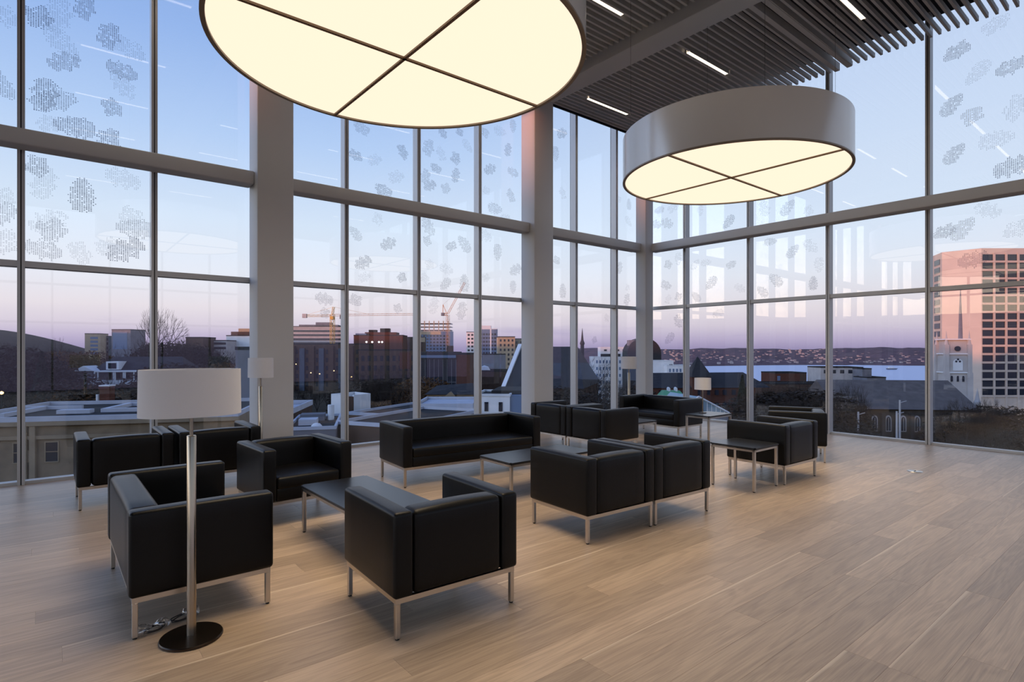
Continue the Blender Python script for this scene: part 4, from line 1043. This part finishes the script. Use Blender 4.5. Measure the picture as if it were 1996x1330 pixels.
MB().add([(-2.1, -.2, gz_(776)), (2.1, -.2, gz_(776)), (2.1, 4, gz_(776)), (-2.1, 4, gz_(776)), (-1.3, 1.2, gz_(763)), (1.5, 1.2, gz_(763)), (1.5, 3, gz_(763)), (-1.3, 3, gz_(763))], [(0, 1, 5, 4), (1, 2, 6, 5), (2, 3, 7, 6), (3, 0, 4, 7), (4, 5, 6, 7)]).build('copper_roof', X_green, gr)
for x_ in (-.45, .8): MB().prism([(x_ - .17, gz_(764)), (x_ + .17, gz_(764)), (x_ + .17, gz_(758.5)), (x_, gz_(756)), (x_ - .17, gz_(758.5))], 1.0, 2.2).build('dormer', X_white, gr)
ga = site('glass_atrium', 'pitched glass atrium roof behind the far side table', 'glass roof', 1372, 46, 10)
az = lambda py: zat(py, 46) - ga.location.z
ax = lambda px: (px - 1372) * 46 / FPX
MB().add([(ax(1325), 0, az(806)), (ax(1425), 0, az(806)), (ax(1425), 5, az(806)), (ax(1325), 5, az(806)), (ax(1360), 0, az(773)), (ax(1360), 5, az(773))], [(0, 1, 4), (1, 2, 5, 4), (2, 3, 5), (3, 0, 4, 5), (3, 2, 1, 0)]).build('glass_roof', X_glassroof, ga)
MB().box(ax(1325), ax(1425), 0.1, 5, 0, az(806)).build('wall', X_grey, ga)
for k in range(8):
    f = k / 7; MB().tube((ax(1360) + (ax(1425) - ax(1360)) * f, -.04, az(773) + (az(806) - az(773)) * f), (ax(1360) + (ax(1425) - ax(1360)) * f, -.04, az(806)), .03, n=4).build('glazing_bar', X_white, ga)
MB().tube((ax(1360), -.05, az(773)), (ax(1425), -.05, az(806)), .07, n=6).build('verge', X_white, ga); MB().tube((ax(1325), -.05, az(806)), (ax(1360), -.05, az(773)), .07, n=6).build('verge', X_white, ga)

# --- buildings by the water
t, w, h = block('brick_cube', 'plain red brick block standing before the harbour', 1509, 1573, 726, 250, 12, X_brick, 3)
extra_box(t, 'brick_return', X_brown, w / 2 - 3, w / 2 - .1, -.12, .1, 0, h - .5); MB().box(-w / 2 + 1.2, -w / 2 + 2.5, -.1, .1, h - 3.6, h - 1.6).build('window', X_winb, t)
block('low_brick_row', 'low brown brick row below the red brick block', 1485, 1625, 747, 200, 12, X_brown, 0)
t, w, h = block('waterfront_block', 'pale concrete waterfront block with dark square windows', 1601, 1681, 715.5, 270, 14, X_conc, -4)
windows(t, -w / 2 + .5, w / 2 - .3, h - 3.3, h - 1.2, 5, 1, .5, .8, X_win, D=270, stuff=False); windows(t, w / 2 - 3.8, w / 2 - .3, h - 5.4, h - 4, 1, 1, .5, .8, X_win, stuff=False, D=270)
t, w, h = block('grey_shed', 'plain grey shed to the right of the waterfront block', 1681, 1699, 718, 262, 12, X_grey, 0)
block('low_grey_shed', 'long low grey shed at the water edge', 1690, 1727, 735, 255, 10, X_grey, 0)

# --- stone church with lancet windows
D = 84.0
sc_ = site('stone_church', 'dark stone church nave with pale-framed lancet windows on the right', 'church', 1760, D, -7)
nz_ = lambda py, d=D: zat(py, d) - sc_.location.z
nx_ = lambda px: (px - 1760) * D / FPX
xa, xb = nx_(1640), nx_(1895)
MB().box(xa, xb, 0, 14, 0, nz_(797)).build('wall', X_cstone, sc_)
MB().add([(xa - .3, -.5, nz_(798)), (xb, -.5, nz_(798)), (xb, 14.5, nz_(798)), (xa - .3, 14.5, nz_(798)), (xa - .3, 7, nz_(741, D + 7)), (xb, 7, nz_(741, D + 7))], [(0, 1, 5, 4), (1, 2, 5), (2, 3, 4, 5), (3, 0, 4), (3, 2, 1, 0)]).build('roof', X_shingle, sc_)
def lancet(w_, h_, y0, y1):
    k = 8; pts = [(-w_ / 2, 0), (w_ / 2, 0), (w_ / 2, h_ * .68)] + [(w_ / 2 * math.cos(a), h_ * .68 + h_ * .32 * math.sin(a) ** .8) for a in [PI / 2 * i / k for i in range(1, k)]]
    pts += [(0, h_)] + [(-w_ / 2 * math.cos(a), h_ * .68 + h_ * .32 * math.sin(a) ** .8) for a in [PI / 2 * i / k for i in range(k - 1, 0, -1)]] + [(-w_ / 2, h_ * .68)]
    return MB().prism(pts, y0, y1)
m1 = lancet(.86, 2.4, -.1, .05).mesh('window_surround', X_conc); m2 = lancet(.56, 2.05, -.14, -.06).mesh('lancet_pane', X_win); m3 = MB().box(-.03, .03, -.2, -.1, 0, 1.9).mesh('mullion', X_conc)
for k, px in enumerate((1655, 1681, 1708, 1733, 1760, 1785, 1811, 1838, 1866)):
    wn = link('lancet_window', m1, sc_, (nx_(px), 0, nz_(842))); link('lancet_pane', m2, wn, (0, 0, .14)); link('mullion', m3, wn, (0, 0, .14))
    MB().box(-.25, .25, -.7, .1, 0, nz_(806)).build('buttress', X_cstone, sc_, (nx_(px + 13), 0, 0))

# --- white gothic steeple
D = 112.0
st = site('white_steeple', 'white gothic church tower in front of the tall grid tower', 'church tower', 1857, D, -14)
tz = lambda py: zat(py, D) - st.location.z
u = D / FPX
MB().box(-19 * u, 19 * u, -19 * u, 19 * u, 0, tz(690)).build('lower_shaft', X_conc, st)
MB().box(-17 * u, 17 * u, -17 * u, 17 * u, tz(690), tz(662)).build('upper_stage', X_conc, st)
for py in (690, 726, 662): MB().box(-21.5 * u, 21.5 * u, -21.5 * u, 21.5 * u, tz(py + 1.2), tz(py - 1.2)).build('string_course', X_white, st)
for sx in (-1, 1):
    for sy in (-1, 1):
        mb = MB(); c = (sx * 19 * u, sy * 19 * u)
        mb.box(c[0] - 4.6 * u, c[0] + 4.6 * u, c[1] - 4.6 * u, c[1] + 4.6 * u, 0, tz(726)); mb.box(c[0] - 3.6 * u, c[0] + 3.6 * u, c[1] - 3.6 * u, c[1] + 3.6 * u, tz(726), tz(672))
        mb.lathe([(3.8 * u, tz(672)), (2.2 * u, tz(664)), (.2 * u, tz(646))], 6, c); mb.build('corner_buttress', X_conc, st)
def oct_spire(): return MB().lathe([(13 * u, tz(662)), (12.5 * u, tz(655)), (8.5 * u, tz(654)), (6 * u, tz(632)), (3.4 * u, tz(600)), (.3 * u, tz(556))], 8)
MB().lathe([(4 * u, tz(662)), (3.4 * u, tz(640)), (2.6 * u, tz(610)), (.4 * u, tz(560))], 6, (13 * u, 0)).build('spire', X_grey, st)
yf = -19 * u
MB().tube((0, yf - .9 * 0 - .05 + 2 * u, tz(680)), (0, yf + 2 * u - .25, tz(680)), 5 * u, n=16).build('round_window', X_win, st)
wn = lancet(16 * u, tz(700) - tz(722), yf - .12, yf + .05).build('belfry_window', X_white, st, (0, 0, tz(722)))
for dx2, py in ((0, 700.5), (-3, 704.5), (3, 704.5)): MB().tube((dx2 * u, yf - .16, tz(py) - tz(722)), (dx2 * u, yf - .1, tz(py) - tz(722)), 2 * u, n=10).build('trefoil', X_win, wn)
lm_ = lancet(3.4 * u, tz(732) - tz(743), yf - .1, yf + .05).mesh('lancet', X_win)
for k in (-10, 0, 9): link('lancet', lm_, st, (k * u, 0, tz(743)))
for px, D2, py in ((1858, 90, 762), (1905, 92, 757), (1884, 95, 768)):
    pn = site('stone_pinnacle', {1858: 'pale stone pinnacle in front of the white steeple', 1905: 'pale stone pinnacle right of the white steeple', 1884: 'lower pale pinnacle between the two taller ones'}[px], 'pinnacle', px, D2, 0, group='pinnacles of the stone church')
    hh = zat(py, D2) - pn.location.z; r = .32
    MB().box(-r, r, -r, r, 0, hh - 2.4).build('shaft', X_conc, pn); MB().lathe([(r * 1.5, hh - 2.5), (r * 1.5, hh - 2.2), (r, hh - 1.9), (.03, hh)], 8).build('finial', X_conc, pn)

# --- tall grid tower
P = [(1818, 217), (1836, 208.5), (1913, 200), (2140, 200), (2140, 250), (1850, 260)]
ox, oy = at(1913, 200); gzt = ground_z(ox, oy)
tt = thing('grid_tower', 'tall concrete tower with a grid of deep square windows, top lit by the sunset', 'building', (ox, oy, gzt), YAW)
loc = []
for px, d in P: loc.append(((px - 1913) / FPX * d + (1913 - CX) / FPX * (d - 200), d - 200))
zt = zat(484, 200) - gzt
MB().prism(loc, 0, zt, 'z').build('shaft', X_tower, tt)
mp_ = 200 / FPX
wm = MB().box(-10.0 * mp_, 10.0 * mp_, -.06, .3, -6.0 * mp_, 6.0 * mp_).mesh('window', X_win)
x_end = (2140 - 1913) * mp_
rows_ = [502 + 16.4 * i for i in range(17)]
for k in range(9):
    for py in rows_: link('window', wm, tt, ((1925 + 23.4 * k - 1913) * mp_, 0, zat(py, 200) - gzt))
for k in range(10):
    xc_ = (1913.5 + 23.4 * k - 1913) * mp_
    if k: MB().box(xc_ - 1.5 * mp_, xc_ + 1.5 * mp_, -.45, .1, 0, zt - 1.6).build('pier', X_tower, tt)
for i, py in enumerate(rows_): MB().box(0, x_end, -.3, .1, zat(py + 10.1, 200) - gzt, zat(py + 6.4, 200) - gzt).build('spandrel', X_tower, tt)
a, b = Vector(loc[0]), Vector(loc[1]); d = (b - a); nrm = Vector((d.y, -d.x)).normalized()
ang = math.atan2(d.y, d.x); ln = d.length
wm2 = MB().box(-.30 * ln, .30 * ln, -.12, .2, -1.0, 1.0).mesh('window', X_win)
for py in rows_:
    o = link('window', wm2, tt, ((a.x + b.x) / 2, (a.y + b.y) / 2, zat(py, 200) - gzt)); o.rotation_euler = (0, 0, ang)

# --- trees -------------------------------------------------------------------
def bare_tree(seed, H=10.0, depth=6, spread=0.5, lean=0.30):
    r = random.Random(seed); mb = MB()
    def grow(p0, d, ln, rad, lev):
        p1 = p0 + d * ln
        nn = 5 if lev >= depth - 1 else 3
        mid = p0 + d * ln * .5 + Vector((r.uniform(-1, 1), r.uniform(-1, 1), 0)) * ln * .05
        mb.tube(p0, mid, rad, rad * .82, nn, False); mb.tube(mid, p1, rad * .82, rad * .62, nn, False)
        if lev == 0: return
        kids = 3 if lev > 1 else 4
        for k in range(kids):
            a_ = 2 * PI * (k + r.random() * .7) / kids
            out = Vector((math.cos(a_), math.sin(a_), 0))
            out = (out - d * out.dot(d)).normalized()
            nd = (d + out * spread * r.uniform(.6, 1.25) + Vector((0, 0, lean * .5))).normalized()
            grow(p1 if k else mid + (p1 - mid) * r.random(), nd, ln * r.uniform(.62, .84), rad * .6, lev - 1)
    grow(Vector((0, 0, 0)), Vector((0, 0, 1)), H * .26, H * .022, depth)
    zm = max(v_[2] for v_ in mb.v); k = H / zm; rm = max(math.hypot(v_[0], v_[1]) for v_ in mb.v); kr = H * .30 / rm
    mb.v = [(a_ * kr, b_ * kr, c_ * k) for a_, b_, c_ in mb.v]
    return mb
tree_meshes = [bare_tree(s, 10, 6, .62 + .06 * (s % 3)).mesh('branches', X_twig) for s in (3, 8, 15, 21)]
def crown(seed, rx, rz, n_, size, m, cone=False):
    r = random.Random(seed); mb = MB()
    for _ in range(n_):
        while True:
            q = Vector((r.uniform(-1, 1), r.uniform(-1, 1), r.uniform(-1, 1)))
            if q.length < 1: break
        if cone:
            zc = r.random() ** 1.4; rr = (1 - zc) * rx * (0.8 + .3 * r.random()); th = r.uniform(0, 2 * PI)
            c = Vector((rr * math.cos(th), rr * math.sin(th), zc * rz * 2 - rz))
        else: c = Vector((q.x * rx, q.y * rx, q.z * rz))
        a_ = Vector((r.uniform(-1, 1), r.uniform(-1, 1), r.uniform(-1, 1))).normalized() * size; b_ = Vector((r.uniform(-1, 1), r.uniform(-1, 1), r.uniform(-1, 1))).normalized() * size
        mb.add([c - a_, c + a_, c + b_], [(0, 1, 2)])
    return mb.mesh('foliage', m)
bush_brown = crown(1, 3.2, 3.0, 4200, .17, X_autumn); bush_dark = crown(2, 3.0, 3.4, 4600, .17, X_twig); conif = crown(4, 2.6, 5.0, 4000, .22, X_ever, True)
trunk_m = MB().tube((0, 0, 0), (0, 0, 4.5), .22, .14, 6, False).mesh('trunk', X_bark)
G_T = 'leafless trees outside'
def tree(label, px, ytop, D, kind=0, sx=1.0, group=None, name='bare_tree', base=None):
    t = site(name, label, 'tree', px, D, rnd.uniform(0, 360), group=group)
    H = zat(ytop, D) - t.location.z
    if name == 'bare_tree':
        o = link('branches', tree_meshes[kind], t); o.scale = (H / 10 * sx, H / 10 * sx, H / 10)
    else:
        me, hh = {'autumn_tree': (bush_brown, 6.0), 'thicket_tree': (bush_dark, 6.8), 'conifer': (conif, 10.0)}[name]
        k = H / (hh + 2.0); o = link('foliage', me, t, (0, 0, (hh / 2 + 2.0) * k)); o.scale = (k * sx, k * sx, k)
        q = link('trunk', trunk_m, t); q.scale = (k, k, k)
    return t
tree('largest leafless tree, standing tall against the sky behind the left mullion', 296, 594, 120, 0, .85)
tree('wide leafless tree to the right of the tallest one', 350, 634, 125, 1, 1.5)
tree('leafless tree crown between the white house and the far towers', 232, 668, 135, 2, 1.2)
tree('slender leafless tree on the hill skyline at far left', 112, 655, 190, 3, .8)
tree('small leafless tree on the slope below the far left towers', 145, 668, 180, 1, .8)
for px, yt, D, s in ((10, 672, 95, 1.3), (40, 676, 105, 1.3), (62, 690, 88, 1.2)):
    tree('dark dense tree in the thicket at the far left edge', px, yt, D, 0, s, 'thicket trees at far left', 'thicket_tree')
for px, yt, D in ((22, 662, 150), (52, 668, 140), (95, 672, 130), (128, 678, 145), (188, 690, 120), (75, 735, 85), (150, 735, 92), (205, 728, 100)):
    tree('leafless tree among the dark thicket left of the white house', px, yt, D, rnd.randrange(4), 1.0, 'leafless trees left of the white house')
tree('pointed dark conifer left of the white house', 82, 688, 80, 0, .8, None, 'conifer')
for px, yt, D, s in ((110, 684, 140, 1.3), (140, 690, 132, 1.2), (172, 684, 150, 1.2)):
    tree('rusty brown autumn tree above the white house on the hill side', px, yt, D, 0, s, 'autumn trees on the slope', 'autumn_tree')
tree('rusty brown shrub below the porch of the white house', 165, 752, 80, 0, 1.6, None, 'autumn_tree')
for px, yt, D, s in ((130, 722, 90, 1.4), (120, 742, 78, 1.5), (236, 752, 85, 1.6), (280, 742, 82, 1.7)):
    tree('dark bushy tree in front of the white house', px, yt, D, 0, s, 'bushy trees around the white house', 'thicket_tree')
for px, yt, D, s in ((312, 668, 130, 1.3), (335, 664, 140, 1.4), (368, 668, 150, 1.3), (392, 676, 140, 1.2), (330, 706, 100, 1.5), (375, 708, 105, 1.5)):
    tree('dark dense tree in the mass behind the big lamp shade', px, yt, D, 0, s, 'tree mass behind the lamp shade', 'thicket_tree')
for px, yt, D in ((415, 672, 160), (432, 680, 150), (448, 690, 140)):
    tree('thin leafless tree before the white block', px, yt, D, rnd.randrange(4), 1.0, 'thin trees before the white block')
tree('brown shrub under the white block left of the broad column', 447, 706, 110, 0, 1.5, None, 'autumn_tree')
for px, yt, D in ((584, 752, 170), (600, 748, 176), (618, 757, 165), (640, 750, 180), (655, 742, 190)):
    tree('leafless street tree beside the car park', px, yt, D, rnd.randrange(4), 1.3, 'street trees beside the car park')
for px, yt, D in ((700, 715, 135), (735, 700, 140), (765, 708, 128), (790, 702, 138), (752, 735, 105), (785, 742, 100), (720, 742, 110)):
    tree('leafless tree in the dark grove before the brown apartments', px, yt, D, rnd.randrange(4), 1.5, 'grove in the centre')
for px, yt, D in ((700, 742, 120), (745, 738, 118), (780, 736, 122)):
    tree('dark bushy growth in the grove before the brown apartments', px, yt, D, 0, 1.6, 'undergrowth in the grove', 'thicket_tree')
for px, yt, D in ((826, 735, 115), (845, 752, 105)):
    tree('brownish tree at the foot of the dark glass building', px, yt, D, 0, 1.4, 'trees at the dark glass building', 'autumn_tree')
for px, yt, D in ((1152, 690, 120), (1168, 722, 105), (1205, 722, 110), (1222, 735, 100), (1180, 735, 95)):
    tree('leafless tree before the white hotel', px, yt, D, rnd.randrange(4), 1.1, 'trees before the white hotel')
for px, yt, D in ((1095, 752, 80), (1120, 757, 76), (1232, 752, 84)):
    tree('dark dense bush at the foot of the slate-roofed church', px, yt, D, 0, 1.3, 'bushes by the slate church', 'thicket_tree')
tree('dark narrow tree in front of the brick school, left of a mullion', 1447, 732, 95, 0, .75, None, 'conifer')
for px, yt, D in ((1490, 752, 100), (1515, 748, 105), (1545, 745, 98), (1575, 742, 104), (1600, 735, 95), (1560, 765, 78), (1530, 775, 74), (1592, 765, 76)):
    tree('leafless tree in the dark wood right of the brick school', px, yt, D, rnd.randrange(4), 1.5, 'wood right of the brick school')
for px, yt, D in ((1485, 765, 88), (1520, 762, 86), (1556, 760, 90), (1590, 758, 85), (1505, 800, 62), (1550, 800, 60), (1600, 795, 62)):
    tree('dark dense bush in the wood right of the brick school', px, yt, D, 0, 1.7, 'undergrowth right of the brick school', 'thicket_tree')
for px, yt, D, s in ((1658, 742, 66, .75), (1684, 748, 72, .6), (1636, 765, 60, .7)):
    tree('spreading leafless tree before the left end of the stone church', px, yt, D, rnd.randrange(4), s, 'trees at the left end of the stone church')
for px, yt, D, s in ((1872, 772, 58, .75), (1905, 768, 62, .8), (1935, 772, 64, .8), (1850, 800, 52, .6)):
    tree('leafless tree below the white steeple', px, yt, D, rnd.randrange(4), s, 'trees below the white steeple')
tree('large leafless tree with pale branches close outside at the right edge', 1968, 800, 34, 2, 1.1)
for px, yt, D in ((1905, 800, 75), (1945, 790, 80), (1980, 795, 78)):
    tree('dark bush along the right-hand church', px, yt, D, 0, 1.8, 'bushes along the right-hand church', 'thicket_tree')

# --- street furniture and cars
for px, py, D in ((577, 711, 230), (606, 728, 205), (623, 730, 212), (651, 724, 225), (685, 736, 190), (349, 712, 150), (3, 769, 70), (371, 702, 160)):
    s_ = site('street_lamp', 'glowing street lamp ' + {577: 'highest beside the broad column', 606: 'brightest over the car park', 623: 'right of the brightest one over the car park', 651: 'next to the first central mullion', 685: 'right of the first central mullion', 349: 'in the trees above the big lamp shade', 3: 'at the very left edge', 371: 'farther right above the big lamp shade'}[px], 'street lamp', px, D, group='street lamps')
    hh = zat(py, D) - s_.location.z
    MB().tube((0, 0, 0), (0, 0, hh), .09, .06, 6).build('pole', X_roof, s_)
    MB().lathe([(0, hh - .05), (.2, hh + .1), (.21, hh + .25), (0, hh + .4)], 10).build('lantern', X_lamp, s_)
for px, D, m_, lb in ((580, 182, X_carA, 'white car parked at the left end of the car park'), (600, 185, X_carB, 'dark car with a bright windscreen in the car park'), (628, 205, X_carB, 'grey car farther back in the car park')):
    c_ = site('parked_car', lb, 'car', px, D, 8, group='cars in the car park')
    MB().prism([(-2.1, .3), (2.1, .3), (2.15, .75), (1.3, .9), (.75, 1.4), (-1.1, 1.42), (-1.8, .95), (-2.15, .9)], -.85, .85).build('body', m_, c_)
    MB().prism([(.72, 1.34), (-1.06, 1.36), (-1.55, 1.0), (1.15, .96)], -.87, .87).build('cabin_glass', X_winb, c_)
    for wx_ in (-1.35, 1.35):
        for wy in (-.8, .8): MB().tube((wx_, wy - .1, .32), (wx_, wy + .1, .32), .32, n=12).build('wheel', M_foot, c_)
for px, D, yt in ((1673, 60, 803), (1748, 58, 802), (1754, 61, 780)):
    lp = site('utility_pole', {1673: 'pale utility pole before the left end of the stone church', 1748: 'shorter pale pole before the stone church', 1754: 'taller pale pole before the stone church'}[px], 'pole', px, D, group='poles in the church street')
    hh = zat(yt, D) - lp.location.z
    MB().tube((0, 0, 0), (0, 0, hh), .13, .09, 8).build('shaft', X_conc, lp); MB().tube((0, 0, hh - .3), (.7, 0, hh - .1), .04, n=6).build('lamp_arm', X_conc, lp)
